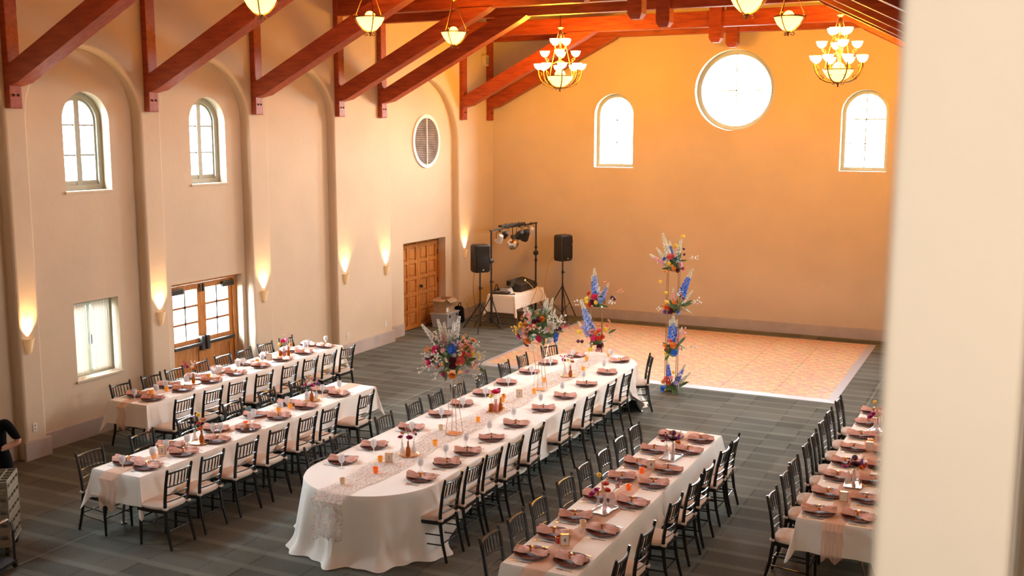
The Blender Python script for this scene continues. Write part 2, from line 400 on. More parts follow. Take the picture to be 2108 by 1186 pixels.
for s in (-1, 1):
    xe = XC + s * 7.9
    mb.add([(XC, -3.1, 10.55), (XC, YB + 0.4, 10.55), (xe, YB + 0.4, 6.7), (xe, -3.1, 6.7)], [(0, 1, 2, 3)])
    mb.add([(XC, -3.1, 10.65), (XC, YB + 0.4, 10.65), (xe, YB + 0.4, 6.8), (xe, -3.1, 6.8)], [(0, 1, 2, 3)])
struct(mb.build('ceiling', M_CEIL))

mb = MB(); mb.box(-120, 120, -100, 140, -0.4, -0.3)
struct(mb.build('ground', mat('outdoor_paving', (0.055, 0.06, 0.05), 0.9, var=0.2, scale=0.5)))
# baseboards
def baseboards(name, x0, s):
    X = lambda d: x0 - s * d
    edges = [(22.74, 24.6, 0), (19.66, 20.40, ND), (22.39, 22.74, ND), (17.58, 19.66, 0), (15.53, 17.58, ND), (14.98, 15.53, 0), (12.88, 13.10, ND), (14.90, 14.98, ND), (12.43, 12.88, 0), (10.35, 12.43, ND), (9.97, 10.35, 0), (7.87, 9.97, ND), (7.4, 7.87, 0)]
    for a, b, d in edges:
        if s < 0 and not (a > 17 or b < 12.9): continue
        m = MB(); e = 0.035 if d == 0 else -0.02
        xa, xb = sorted((X(d + 0.01), X(d - 0.045)))
        m.bbox(xa, xb, a - e, b + (e if b < 24.5 else 0), -0.01, 0.27, 0.012)
        struct(m.build(name, M_BASE))
baseboards('baseboard_left', XL, 1)
m = MB(); m.bbox(XL, XR, YB - 0.045, YB + 0.01, -0.01, 0.25, 0.012); struct(m.build('baseboard_back', M_BASE))

# ------------------------------------------------------------------ windows
WN = [0]
def window_obj():
    WN[0] += 1
    o = D.objects.new('window_%d' % WN[0], None); COL.objects.link(o); o.empty_display_size = 0.1
    return struct(o)
def arch_z(u, y0, y1, zt):
    w = (y1 - y0) / 2; c = (y0 + y1) / 2
    t = max(0.0, w * w - (u - c) ** 2); return zt - w + sqrt(t)
def arched_window(y0, y1, zb, zt, ax, dc, rows, casement=True):
    o = window_obj(); f = 0.085
    inner = arch(y0 + f, y1 - f, zb + f, zt - f)
    MB().prism(arch(y0 - 0.01, y1 + 0.01, zb - 0.01, zt + 0.01), ax, dc(-0.02), dc(0.07), [inner]).build('window_frame', M_SASH, o)
    c = (y0 + y1) / 2
    g = 0.035
    if casement:
        inn2 = arch(y0 + f + g, y1 - f - g, zb + f + g + 0.03, zt - f - g)
        MB().prism(inner, ax, dc(0.01), dc(0.05), [inn2]).build('sash', M_SASH, o)
        MB().prism(rect(c - 0.05, c + 0.05, zb + f, zt - f - g), ax, dc(0.0), dc(0.055)).build('mullion', M_SASH, o)
    else:
        inn2 = inner; g = 0
        MB().prism(rect(c - 0.013, c + 0.013, zb + f, zt - f), ax, dc(0.02), dc(0.05)).build('muntin', M_MUNTIN, o)
    ya, yb = y0 + f + g, y1 - f - g; ztop = zt - f - g
    zz = [zb + f] + rows + [ztop]
    for z in rows:
        MB().prism(rect(ya, yb, z - 0.014, z + 0.014), ax, dc(0.02), dc(0.05)).build('muntin', M_MUNTIN, o)
    for k in range(2):
        ua, ub = (ya, c) if k == 0 else (c, yb)
        for j in range(len(zz) - 1):
            top = [(ua + (ub - ua) * t / 8, min(zz[j + 1], arch_z(ua + (ub - ua) * t / 8, ya, yb, ztop))) for t in range(8, -1, -1)]
            top = [(u, max(z, zz[j] + 0.002)) for u, z in top]
            MB().prism([(ua, zz[j]), (ub, zz[j])] + top, ax, dc(0.03), dc(0.036)).build('pane', M_PANE, o)
    m = MB()
    return o
def wallX(x0, s): return lambda d: x0 - s * (ND + WD - 0.06 + d)
dL = wallX(XL, 1); dR = wallX(XR, -1); dB = lambda d: YB + 0.20 + d
def sill(o, y0, y1, z, s, x0):
    xa, xb = sorted((x0 - s * (ND + WD), x0 - s * (ND - 0.03)))
    MB().bbox(xa, xb, y0 - 0.03, y1 + 0.02, z - 0.035, z + 0.004, 0.008).build('window_sill', M_WHITE if False else M_WALL, o)
for (y0, y1) in ((5.915, 6.785), (8.5, 9.36), (11.095, 11.965), (13.705, 14.575)):
    w = arched_window(y0, y1, 3.75, 5.22, 'x', dL, [4.28, 4.73]); sill(w, y0, y1, 3.75, 1, XL)
for (y0, y1) in ((-9.68, -8.66), (-3.78, -2.77)):
    arched_window(y0, y1, 3.79, 5.58, 'y', dB, [4.40, 4.94], casement=False)
for dB in (dB,):
  o = window_obj()
  MB().prism(circ(-6.22, 5.62, 0.94), 'y', dB(-0.02), dB(0.06), [circ(-6.22, 5.62, 0.82)]).build('window_frame', M_SASH, o)
  MB().prism(rect(-6.233, -6.207, 4.77, 6.47), 'y', dB(0.02), dB(0.05)).build('muntin', M_MUNTIN, o)
  MB().prism(rect(-7.07, -5.37, 5.607, 5.633), 'y', dB(0.02), dB(0.05)).build('muntin', M_MUNTIN, o)
  for q in range(4):
    pl = [(-6.22, 5.62)] + [(-6.22 + 0.85 * cos(pi / 2 * (q + i / 12)), 5.62 + 0.85 * sin(pi / 2 * (q + i / 12))) for i in range(13)]
    MB().prism(pl, 'y', dB(0.03), dB(0.036)).build('pane', M_PANE, o)
for (y0, y1, zb, zt) in ((13.705, 14.575, 3.75, 5.22), (16.115, 16.985, 3.75, 5.22)):
    arched_window(y0, y1, zb, zt, 'x', dR, [zb + 0.5, zb + 0.95])
def rect_window(y0, y1, z0, z1, dc):
    o = window_obj(); f = 0.05; c = (y0 + y1) / 2
    MB().prism(rect(y0 - 0.01, y1 + 0.01, z0 - 0.01, z1 + 0.01), 'x', dc(-0.02), dc(0.07), [rect(y0 + f, y1 - f, z0 + f, z1 - f)]).build('window_frame', M_SASH, o)
    for a, b in ((y0 + f, c), (c, y1 - f)):
        MB().prism(rect(a, b, z0 + f, z1 - f), 'x', dc(0.0), dc(0.05), [rect(a + 0.035, b - 0.035, z0 + f + 0.04, z1 - f - 0.04)]).build('sash', M_SASH, o)
        MB().prism(rect(a + 0.035, b - 0.035, z0 + f + 0.04, z1 - f - 0.04), 'x', dc(0.03), dc(0.036)).build('pane', M_PANE, o)
    MB().bbox(*sorted((dc(-0.05), dc(-0.02))), c - 0.012, c + 0.012, z0 + 0.48, z0 + 0.64, 0.004).build('latch', M_DARKMET, o)
    return o
w = rect_window(11.10, 11.97, 0.90, 2.08, dL); sill(w, 11.10, 11.97, 0.90, 1, XL)
# sheer curtains of the low window
def curtain(y0, y1, z0, z1, x, label, lean=0.0):
    n, k = 26, 10; v = []; f = []
    for j in range(k + 1):
        t = j / k
        for i in range(n + 1):
            u = i / n; y = y0 + (y1 - y0) * u + lean * t * (1 - u)
            v.append((x + 0.018 * sin(u * 38 + j * 0.15) * (0.6 + 0.4 * t), y, z1 - (z1 - z0) * t))
    for j in range(k):
        for i in range(n): f.append((j * (n + 1) + i, j * (n + 1) + i + 1, (j + 1) * (n + 1) + i + 1, (j + 1) * (n + 1) + i))
    m = MB(); m.add(v, f); tag(m.build('curtain', M_SHEER, smooth=True), label, 'curtain')
xc = XL - (ND + WD - 0.09)
curtain(11.13, 11.46, 0.93, 2.03, xc, 'narrow white sheer curtain on the near leaf of the low casement window', 0.0)
curtain(11.56, 11.90, 0.95, 2.03, xc, 'wide white sheer curtain gathered beside the frame of the low window', 0.0)
m = MB().tube([(xc, 11.08, 2.05), (xc, 11.99, 2.05)], 0.008); tag(m.build('curtain_rod', M_DARKMET), 'thin dark curtain rod across the low casement window', 'curtain rod')

# round vent
vent = struct(D.objects.new('trim_2', None)); COL.objects.link(vent); vent.location = (XL - ND, 21.48, 4.43); vent['label'] = 'round white louvre vent on the plaster wall'
MB().prism(circ(0, 0, 0.62), 'x', -0.01, 0.035, [circ(0, 0, 0.54)]).build('vent_frame', M_VENT, vent, True)
MB().prism(circ(0, 0, 0.56), 'x', -0.004, 0.004).build('backing', M_GRILL, vent)
MB().box(0.005, 0.04, -0.018, 0.018, -0.55, 0.55).build('center_bar', M_VENT, vent)
for i in range(26):
    z = -0.52 + i * 0.0416; hw = sqrt(max(0, 0.55 ** 2 - z * z))
    if hw < 0.06: continue
    for a, b in ((-hw, -0.018), (0.018, hw)):
        m = MB(); m.add([(0.004, a, z + 0.018), (0.004, b, z + 0.018), (0.028, b, z - 0.012), (0.028, a, z - 0.012), (0.009, a, z + 0.018), (0.009, b, z + 0.018), (0.033, b, z - 0.012), (0.033, a, z - 0.012)],
                     [(0, 1, 2, 3), (4, 5, 6, 7), (0, 1, 5, 4), (2, 3, 7, 6), (0, 3, 7, 4), (1, 2, 6, 5)])
        m.build('slat', M_SLAT, vent)

# ------------------------------------------------------------------ doors
DN = [0]
def door_root():
    DN[0] += 1
    o = D.objects.new('door_%d' % DN[0], None); COL.objects.link(o); o.empty_display_size = 0.1
    return struct(o)
def glazed_door(y0, y1, z1, x0, s, detail=True):
    o = door_root(); dd = ND + 0.17
    X = lambda d: x0 - s * (dd + d)
    bx = lambda m, d0, d1, a, b, za, zb: m.box(*sorted((X(d0), X(d1))), a, b, za, zb)
    f = 0.09
    m = MB(); bx(m, -0.03, 0.1, y0, y0 + f, 0, z1); m.build('jamb', M_PINE, o)
    m = MB(); bx(m, -0.03, 0.1, y1 - f, y1, 0, z1); m.build('jamb', M_PINE, o)
    m = MB(); bx(m, -0.03, 0.1, y0 + f, y1 - f, z1 - 0.06, z1); m.build('head', M_PINE, o)
    MB().box(*sorted((X(-0.04), X(0.12))), y0, y1, -0.02, 0.014).build('threshold', M_DARKMET, o)
    c = (y0 + y1) / 2
    for li, (a, b) in enumerate(((y0 + f, c - 0.004), (c + 0.004, y1 - f))):
        lf = D.objects.new('leaf', None); COL.objects.link(lf); lf.parent = o
        st = 0.10; zt = z1 - 0.07
        for (p, q, za, zb) in ((a, a + st, 0.01, zt), (b - st, b, 0.01, zt)):
            m = MB(); bx(m, 0, 0.05, p, q, za, zb); m.build('stile', M_PINE, lf)
        for (za, zb) in ((0.01, 0.20), (0.86, 1.06), (zt - 0.10, zt)):
            m = MB(); bx(m, 0, 0.05, a + st, b - st, za, zb); m.build('rail', M_PINE, lf)
        m = MB(); bx(m, 0.018, 0.035, a + st, b - st, 0.20, 0.86); m.build('panel', M_PINE, lf)
        ga, gb, gz0, gz1 = a + st, b - st, 1.06, zt - 0.10
        for i in range(2):
            for j in range(3):
                pa = ga + (gb - ga) * i / 2; za = gz0 + (gz1 - gz0) * j / 3
                m = MB(); bx(m, 0.02, 0.026, pa + 0.008, pa + (gb - ga) / 2 - 0.008, za + 0.008, za + (gz1 - gz0) / 3 - 0.008); m.build('pane', M_PANE, lf)
        m = MB(); bx(m, 0.01, 0.036, (ga + gb) / 2 - 0.018, (ga + gb) / 2 + 0.018, gz0, gz1); m.build('muntin', M_MUNTIN, lf)
        for j in (1, 2):
            z = gz0 + (gz1 - gz0) * j / 3
            m = MB(); bx(m, 0.01, 0.036, ga, gb, z - 0.02, z + 0.02); m.build('muntin', M_PINED, lf)
        # push bar, latch case, closer, bolt
        m = MB(); m.bbox(*sorted((X(-0.075), X(-0.03))), a + 0.03, b - 0.03, 0.93, 0.99, 0.01); m.build('push_bar', M_DARKMET, lf)
        e = b - 0.10 if li == 0 else a + 0.02
        m = MB(); m.bbox(*sorted((X(-0.08), X(0.0))), e, e + 0.08, 0.84, 1.10, 0.015); m.build('latch_case', M_DARKMET, lf)
        e = a + 0.0 if li == 0 else b - 0.30
        m = MB(); m.bbox(*sorted((X(-0.07), X(0.0))), e, e + 0.30, zt - 0.14, zt - 0.04, 0.012); m.build('door_closer', M_DARKMET, lf)
        e = b - 0.06 if li == 0 else a + 0.02
        m = MB(); m.bbox(*sorted((X(-0.03), X(0.0))), e, e + 0.04, zt - 0.16, zt - 0.02, 0.01); m.build('top_bolt', M_DARKMET, lf)
    return o
glazed_door(13.12, 14.88, 2.10, XL, 1)
def panel_door(y0, y1, z1, x0, s):
    o = door_root(); dd = ND + 0.20
    X = lambda d: x0 - s * (dd + d)
    f = 0.07; c = (y0 + y1) / 2
    MB().box(*sorted((X(-0.02), X(0.12))), y0, y1, -0.02, 0.014).build('threshold', M_DARKMET, o)
    for a, b, za, zb in ((y0, y0 + f, 0, z1), (y1 - f, y1, 0, z1), (y0 + f, y1 - f, z1 - 0.05, z1)):
        MB().box(*sorted((X(-0.02), X(0.1))), a, b, za, zb).build('jamb', M_PINED, o)
    for a, b in ((y0 + f, c - 0.003), (c + 0.003, y1 - f)):
        lf = MB().box(*sorted((X(0.03), X(0.06))), a, b, 0.01, z1 - 0.055).build('leaf', M_PINE, o)
        n = 5; st = 0.09; rh = (z1 - 0.06 - 0.12) / n
        for j in range(n + 1):
            z = 0.02 + j * rh if j else 0.01
            MB().box(*sorted((X(0.0), X(0.03))), a, b, z, z + (0.075 if j else 0.10)).build('rail', M_PINE, lf)
        for k in range(3):
            p = (a, a + st) if k == 0 else ((b - st, b) if k == 2 else ((a + b) / 2 - 0.04, (a + b) / 2 + 0.04))
            MB().box(*sorted((X(0.001), X(0.03))), p[0], p[1], 0.01, z1 - 0.055).build('stile', M_PINE, lf)
        for j in range(n):
            for k in range(2):
                pa = a + st if k == 0 else (a + b) / 2 + 0.04; pb = (a + b) / 2 - 0.04 if k == 0 else b - st
                za = 0.02 + j * rh + 0.105; zb = 0.02 + (j + 1) * rh - 0.03
                MB().bbox(*sorted((X(0.006), X(0.045))), pa + 0.03, pb - 0.03, za, zb, 0.018, seg=1).build('panel', M_PINE, lf)
        for z in (0.35, 1.05, 1.75):
            e = a - 0.012 if a < c - 0.5 else b - 0.012
            MB().tube([(X(-0.012), e + 0.012, z - 0.06), (X(-0.012), e + 0.012, z + 0.06)], 0.014, 6).build('hinge', M_DARKMET, lf)
    MB().ball((X(-0.06), c + 0.06, 1.0), 0.04).tube([(X(0), c + 0.06, 1.0), (X(-0.05), c + 0.06, 1.0)], 0.016, 8).build('knob', M_DARKMET, o)
    return o
panel_door(20.42, 22.37, 2.11, XL, 1)
panel_door(13.12, 14.88, 2.10, XR, -1)

# ------------------------------------------------------------------ roof trusses
TR = [24.32, 22.90, 19.28, 17.72, 15.18, 12.63, 10.10, 7.55]
tm = {}
H = XC - XL
def truss_meshes():
    parts = []
    tm['post'] = MB().bbox(-0.11, 0.0, -0.10, 0.10, 4.94, 7.45, 0.012).mesh('post', M_TIMBER)
    tm['brace'] = MB().prism([(-0.10, 5.24), (-0.10, 5.50), (-2.86, 6.91), (-3.50, 6.91), (-3.36, 6.82), (-0.30, 5.28)], 'y', -0.125, 0.125).mesh('brace', M_TIMBER)
    tm['tie'] = MB().bbox(-H, H, -0.09, 0.09, 6.90, 7.24, 0.012).mesh('tie_beam', M_TIMBER)
    tm['rafter'] = MB().prism([(0.05, 7.18), (0.05, 7.48), (-H, 10.58), (-H, 10.28)], 'y', -0.09, 0.09).mesh('rafter', M_TIMBER)
    k = MB().box(-0.13, 0.13, -0.13, 0.13, 6.66, 10.4)
    k.add([(-0.13, -0.13, 6.66), (0.13, -0.13, 6.66), (0.13, 0.13, 6.66), (-0.13, 0.13, 6.66), (-0.08, -0.08, 6.57), (0.08, -0.08, 6.57), (0.08, 0.08, 6.57), (-0.08, 0.08, 6.57)],
          [(0, 1, 5, 4), (1, 2, 6, 5), (2, 3, 7, 6), (3, 0, 4, 7), (4, 5, 6, 7)])
    tm['king'] = k.mesh('king_post', M_TIMBER)
    tm['strut'] = MB().prism([(-2.2, 7.24), (-2.45, 7.24), (-3.5, 8.75), (-3.3, 8.85)], 'y', -0.07, 0.07).mesh('strut', M_TIMBER)
    tm['bolt'] = MB().ball((0, 0, 0), 0.02, 6, 4).mesh('bolt', M_DARKMET)
truss_meshes()
TL = ['dark red timber roof truss standing against the back wall', 'dark red timber roof truss, second from the back wall']
for i, y in enumerate(TR):
    r = thing('roof_truss', TL[i] if i < 2 else 'dark red timber roof truss, %s from the back wall' % ORD[i], 'truss', (XC, y, 4.94), 0, 'roof trusses')
    dz = T((0, 0, -4.94))
    for s in (-1, 1):
        B = T((s * H, 0, -4.94)) @ (Matrix.Identity(4) if s > 0 else RZ(pi))
        put('post', tm['post'], r, mtx=B); put('brace', tm['brace'], r, mtx=B); put('rafter', tm['rafter'], r, mtx=B)
        for yy in (-0.04, 0.04): put('bolt', tm['bolt'], r, mtx=B @ T((-0.112, yy, 5.12)))
    put('tie_beam', tm['tie'], r, mtx=dz)
    put('king_post', tm['king'], r, mtx=dz)
# purlins running between the trusses
for s, nm in ((-1, 'door'), (1, 'window')):
    x = XC + s * 3.1; z = 10.42 - 3.1 * (3.1 / 6.28) - 0.12
    m = MB().bbox(x - 0.09, x + 0.09, YF, YB, z - 0.12, z + 0.12, 0.01)
    tag(m.build('roof_purlin', M_TIMBER), 'dark red timber purlin along the roof slope on the %s side' % ('door wall' if s < 0 else 'gallery column'), 'beam')

# small things on the wall
def outlet(y, z, d, what):
    r = thing('wall_outlet', what, 'outlet', (XL - d, y, z - 0.06))
    MB().bbox(0, 0.008, -0.035, 0.035, 0, 0.12, 0.003).build('cover_plate', M_WHITE, r)
    for zz in (0.035, 0.085): MB().box(0.008, 0.0095, -0.012, 0.012, zz - 0.012, zz + 0.012).build('socket', M_MUNTIN, r)
outlet(10.14, 0.45, 0, 'white wall outlet low on the pilaster nearest the glass crates')
outlet(17.9, 0.43, 0, 'white wall outlet under the pair of sconces')
outlet(19.35, 0.45, 0, 'white wall outlet beside the solid panelled doors')
outlet(23.1, 0.42, 0, 'wall outlet with a plug behind the loudspeaker stand')
r = thing('wall_speaker', 'small beige speaker box high on the wall in the back corner', 'speaker', (XL, 24.05, 6.3))
MB().bbox(0, 0.12, -0.09, 0.09, 0, 0.26, 0.015).build('cabinet', M_WALL, r); MB().box(0.12, 0.124, -0.07, 0.07, 0.03, 0.23).build('grille', M_MUNTIN, r)

# ------------------------------------------------------------------ sconces
sc_shade = MB(); prof = [(0.015, 0.0), (0.045, 0.03), (0.065, 0.12), (0.088, 0.22), (0.092, 0.225), (0.083, 0.225), (0.06, 0.12), (0.04, 0.04)]
n = 14; vs = []; fs = []
for (rr_, z) in prof:
    for k in range(n + 1):
        t = -pi / 2 + pi * k / n; vs.append((rr_ * cos(t) * 0.95, rr_ * sin(t), z))
for i in range(len(prof) - 1):
    for k in range(n): fs.append((i * (n + 1) + k, i * (n + 1) + k + 1, (i + 1) * (n + 1) + k + 1, (i + 1) * (n + 1) + k))
sc_shade.add(vs, fs); me_sh = sc_shade.mesh('shade', M_SCONCE, True)
me_bulb = MB().ball((0.042, 0, 0.16), 0.026, 8, 6).mesh('bulb', M_SCONCEIN, True)
SCL = {10.12: 'pilaster nearest the glass crates', 12.66: 'pilaster between low window and glazed doors', 15.26: 'pilaster just past the glazed doors', 17.86: 'flat pier, sconce farther from panelled doors', 19.40: 'flat pier, sconce next to panelled doors', 23.02: 'pilaster behind the near loudspeaker'}
for y, l in SCL.items():
    r = thing('wall_sconce', 'small cone wall sconce glowing upward on the ' + l, 'sconce', (XL, y, 1.52), 0, 'wall sconces')
    put('shade', me_sh, r); put('bulb', me_bulb, r)
    lo = light('sconce_light', 'SPOT', (0.040, 0, 0.232), 260.0, (1.0, 0.55, 0.22), r, spot_size=radians(80), spot_blend=1.0, shadow_soft_size=0.015)
    lo.rotation_euler = (radians(180), radians(-5), 0)

# ------------------------------------------------------------------ dance floor
DX0, DX1, DY0, DY1 = -9.72, -2.72, 18.38, 24.02
df = thing('dance_floor', 'low wooden parquet dance floor with grey edging before the back wall', 'dance floor', ((DX0 + DX1) / 2, (DY0 + DY1) / 2, 0))
NX, NY = 7, 6; ex = 0.14
pw = (DX1 - DX0 - 2 * ex) / NX; ph = (DY1 - DY0 - 2 * ex) / NY
pm = MB().bbox(-pw / 2 + 0.0015, pw / 2 - 0.0015, -ph / 2 + 0.0015, ph / 2 - 0.0015, 0, 0.026, 0.003, seg=1).mesh('floor_panel', M_PARQ)
for i in range(NX):
    for j in range(NY): put('floor_panel', pm, df, loc=(-(NX - 1) / 2 * pw + i * pw, -(NY - 1) / 2 * ph + j * ph, 0))
a, b = (DX1 - DX0) / 2, (DY1 - DY0) / 2
for (p, q, s_, t_) in (((-a, -b), (a, -b), (a - ex, -b + ex), (-a + ex, -b + ex)), ((a, -b), (a, b), (a - ex, b - ex), (a - ex, -b + ex)), ((a, b), (-a, b), (-a + ex, b - ex), (a - ex, b - ex)), ((-a, b), (-a, -b), (-a + ex, -b + ex), (-a + ex, b - ex))):
    m = MB(); m.add([(*p, 0.002), (*q, 0.002), (*s_, 0.027), (*t_, 0.027), (*p, 0), (*q, 0), (*s_, 0), (*t_, 0)], [(0, 1, 2, 3), (4, 5, 6, 7), (0, 1, 5, 4), (2, 3, 7, 6), (1, 2, 6, 5), (3, 0, 4, 7)])
    m.build('edge_ramp', M_TRIMAL, df)
# ================================================================== HANGING LAMPS
CUP = MB().lathe([(0.012, 0.0), (0.045, 0.012), (0.085, 0.055), (0.108, 0.125), (0.103, 0.125), (0.078, 0.056), (0.03, 0.018), (0.005, 0.014)], 16).mesh('glass_cup', M_SHADE, True)
def scroll(r0, z0, r1, z1, n=14):
    """S-curved iron arm in the local x-z plane"""
    pts = []
    for i in range(n + 1):
        t = i / n
        r = r0 + (r1 - r0) * sin(t * pi / 2)
        z = z0 + (z1 - z0) * (1 - cos(t * pi / 2)) ** 1.2
        pts.append((r, 0, z))
    return pts
def curl(cx, cz, r, a0, turns, n=14):
    return [(cx + r * (1 - 0.6 * i / n) * cos(a0 + turns * 2 * pi * i / n), 0, cz + r * (1 - 0.6 * i / n) * sin(a0 + turns * 2 * pi * i / n)) for i in range(n + 1)]
def chandelier(x, y, label):
    r = thing('chandelier', label, 'chandelier', (x, y, 5.50), 0.3, 'tiered chandeliers')
    MB().lathe([(0.004, 0.0), (0.02, 0.02), (0.014, 0.05), (0.05, 0.075), (0.06, 0.09), (0.02, 0.11)], 12).build('finial', M_IRON, r, True)
    for k in range(4):
        MB().tube(curl(0.085, 0.075, 0.032, pi, 0.9), 0.007, 6, mtx=RZ(k * pi / 2)).build('scroll', M_IRON, r, True)
    MB().lathe([(0.01, 0.10), (0.10, 0.12), (0.20, 0.19), (0.27, 0.29), (0.282, 0.33), (0.272, 0.33), (0.19, 0.20), (0.09, 0.13), (0.005, 0.112)], 24).build('glass_bowl', M_BOWL, r, True)
    MB().lathe([(0.276, 0.322), (0.29, 0.322), (0.29, 0.338), (0.276, 0.338), (0.276, 0.322)], 24).build('rim_band', M_IRON, r, True)
    MB().lathe([(0.12, 0.36), (0.10, 0.42), (0.05, 0.46), (0.012, 0.48)], 16).build('inner_dome', M_BOWL, r, True)
    MB().lathe([(0.016, 0.44), (0.022, 0.6), (0.035, 0.66), (0.018, 0.72), (0.026, 0.95), (0.018, 1.05), (0.03, 1.15), (0.045, 1.24), (0.02, 1.30), (0.075, 1.345), (0.075, 1.36), (0.012, 1.38)], 12).build('column', M_GOLD, r, True)
    MB().tube([(0, 0, 1.37), (0, 0, 3.4)], 0.011, 6).build('hanging_chain', M_IRON, r)
    for k in range(8):
        a = RZ(k * pi / 4 + 0.2)
        arm = MB().tube(scroll(0.03, 0.085, 0.47, 0.45), [0.014] * 15, 6, mtx=a)
        arm.tube(curl(0.43, 0.36, 0.055, 0.2, 0.9), 0.007, 6, mtx=a); arm.tube(curl(0.33, 0.20, 0.05, -0.8, -0.8), 0.007, 6, mtx=a)
        arm.build('arm', M_IRON, r, True)
        put('glass_cup', CUP, r, mtx=a @ T((0.46, 0, 0.46)))
    for k in range(4):
        a = RZ(k * pi / 2 + 0.05)
        MB().tube([(0.02, 0, 0.66), (0.14, 0, 0.60), (0.27, 0, 0.63), (0.33, 0, 0.73)], 0.009, 6, mtx=a).tube(curl(0.28, 0.67, 0.04, 0.3, 0.9), 0.006, 6, mtx=a).build('arm', M_GOLD, r, True)
        put('glass_cup', CUP, r, mtx=a @ T((0.33, 0, 0.73)))
    for k in range(4):
        a = RZ(k * pi / 2 + 0.83)
        MB().tube([(0.02, 0, 0.92), (0.09, 0, 0.88), (0.15, 0, 0.92), (0.165, 0, 0.98)], 0.008, 6, mtx=a).build('arm', M_GOLD, r, True)
        put('glass_cup', CUP, r, mtx=a @ T((0.165, 0, 0.98)))
    for k in range(3):
        MB().tube([(0.05, 0, 1.27), (0.10, 0, 1.10), (0.20, 0, 0.70), (0.28, 0, 0.335)], 0.008, 6, mtx=RZ(k * 2 * pi / 3 + 0.5)).build('support_rod', M_GOLD, r)
    light('chandelier_light', 'POINT', (0, 0, 0.57), CH_E, ORANGE, r, shadow_soft_size=0.30)
    return r
CH_E, BO_E = 1120, 300
chandelier(-9.11, 21.1, 'lit three-tier iron chandelier hanging between the trusses on the double-door side')
chandelier(-3.34, 21.1, 'lit three-tier iron chandelier hanging beside the column-side arched back window')
PB = {}
PB['bowl'] = MB().lathe([(0.012, 0.07), (0.09, 0.10), (0.16, 0.17), (0.205, 0.25), (0.212, 0.285), (0.204, 0.285), (0.15, 0.18), (0.08, 0.11), (0.005, 0.082)], 24).mesh('glass_bowl', M_BOWL, True)
PB['dome'] = MB().lathe([(0.085, 0.30), (0.075, 0.33), (0.045, 0.365), (0.012, 0.375)], 14).mesh('inner_dome', M_BOWL, True)
PB['band'] = MB().lathe([(0.207, 0.275), (0.223, 0.275), (0.223, 0.295), (0.207, 0.295), (0.207, 0.275)], 24).mesh('rim_band', M_IRON, True)
PB['finial'] = MB().lathe([(0.004, 0.0), (0.016, 0.02), (0.012, 0.04), (0.03, 0.055), (0.035, 0.07), (0.012, 0.085)], 10).mesh('finial', M_IRON, True)
PB['strap'] = MB().tube([(0.03, 0, 0.055), (0.12, 0, 0.10), (0.20, 0, 0.19), (0.25, 0, 0.26), (0.245, 0, 0.31)], 0.010, 6).tube(curl(0.235, 0.30, 0.04, 0.5, 0.9), 0.008, 6).tube(curl(0.07, 0.04, 0.032, pi, 0.9), 0.007, 6).mesh('strap', M_IRON, True)
PB['rod'] = MB().tube([(0.235, 0, 0.31), (0.10, 0, 0.62), (0.025, 0, 0.84)], 0.006, 6).mesh('support_rod', M_IRON)
PB['hub'] = MB().lathe([(0.02, 0.80), (0.05, 0.83), (0.05, 0.845), (0.02, 0.87), (0.008, 0.90), (0.008, 3.2)], 10).mesh('hub_and_chain', M_IRON)
def bowl_lamp(x, y, label):
    r = thing('pendant_lamp', label, 'pendant lamp', (x, y, 6.07), R.uniform(0, 2), 'bowl pendant lamps')
    for k, nme in (('bowl', 'glass_bowl'), ('dome', 'inner_dome'), ('band', 'rim_band'), ('finial', 'finial'), ('hub', 'hub_and_chain')): put(nme, PB[k], r)
    for k in range(3):
        put('strap', PB['strap'], r, mtx=RZ(k * 2 * pi / 3)); put('support_rod', PB['rod'], r, mtx=RZ(k * 2 * pi / 3))
    light('pendant_light', 'POINT', (0, 0, 0.20), BO_E, ORANGE, r, shadow_soft_size=0.08)
for i, y in enumerate((16.38, 13.78, 11.22, 8.75)):
    bowl_lamp(-9.09, y, 'glowing alabaster bowl lamp, %s behind the chandelier on the double-door side' % ORD[i])
    bowl_lamp(-3.35, y, 'glowing alabaster bowl lamp, %s behind the chandelier on the column side' % ORD[i])

# ================================================================== TABLES
def skirt(per, ztop, m, closed, amp, freq, name, parent=None, rows=9, floor_spread=0.0, seed=1):
    """per: (x, y, nx, ny, drop, out)"""
    rr = random.Random(seed); ph = rr.uniform(0, 6); n = len(per)
    v = []; f = []; acc = 0
    arc = []
    for i, p in enumerate(per):
        if i: acc += sqrt((p[0] - per[i - 1][0]) ** 2 + (p[1] - per[i - 1][1]) ** 2)
        arc.append(acc)
    for j in range(rows + 1):
        t = j / rows
        for i, p in enumerate(per):
            s = arc[i]
            w = sin(s * freq + ph + 0.8 * sin(s * freq * 0.37)) * 0.7 + 0.3 * sin(s * freq * 2.3 + ph * 2)
            o = p[5] * t ** 1.2 + amp * (t ** 0.8) * (w + 0.3) + floor_spread * max(0, t - 0.8) ** 2 * 14
            z = ztop - p[4] * t
            if j == 0: o = -0.006
            if j == 1: z = ztop - min(0.02, p[4] * t); o = 0.006
            v.append((p[0] + p[2] * o, p[1] + p[3] * o, max(0.006, z)))
    for j in range(rows):
        for i in range(n if closed else n - 1):
            k = (i + 1) % n
            if per[i][4] < 0.01 and per[k][4] < 0.01: continue
            f.append((j * n + i, j * n + k, (j + 1) * n + k, (j + 1) * n + i))
    top = [Vector((q[0], q[1], 0)) for q in v[:n]]
    f += [tuple(t) for t in geometry.tessellate_polygon([top])]
    mb = MB(); mb.add(v, f)
    return mb.build(name, m, parent, smooth=True)
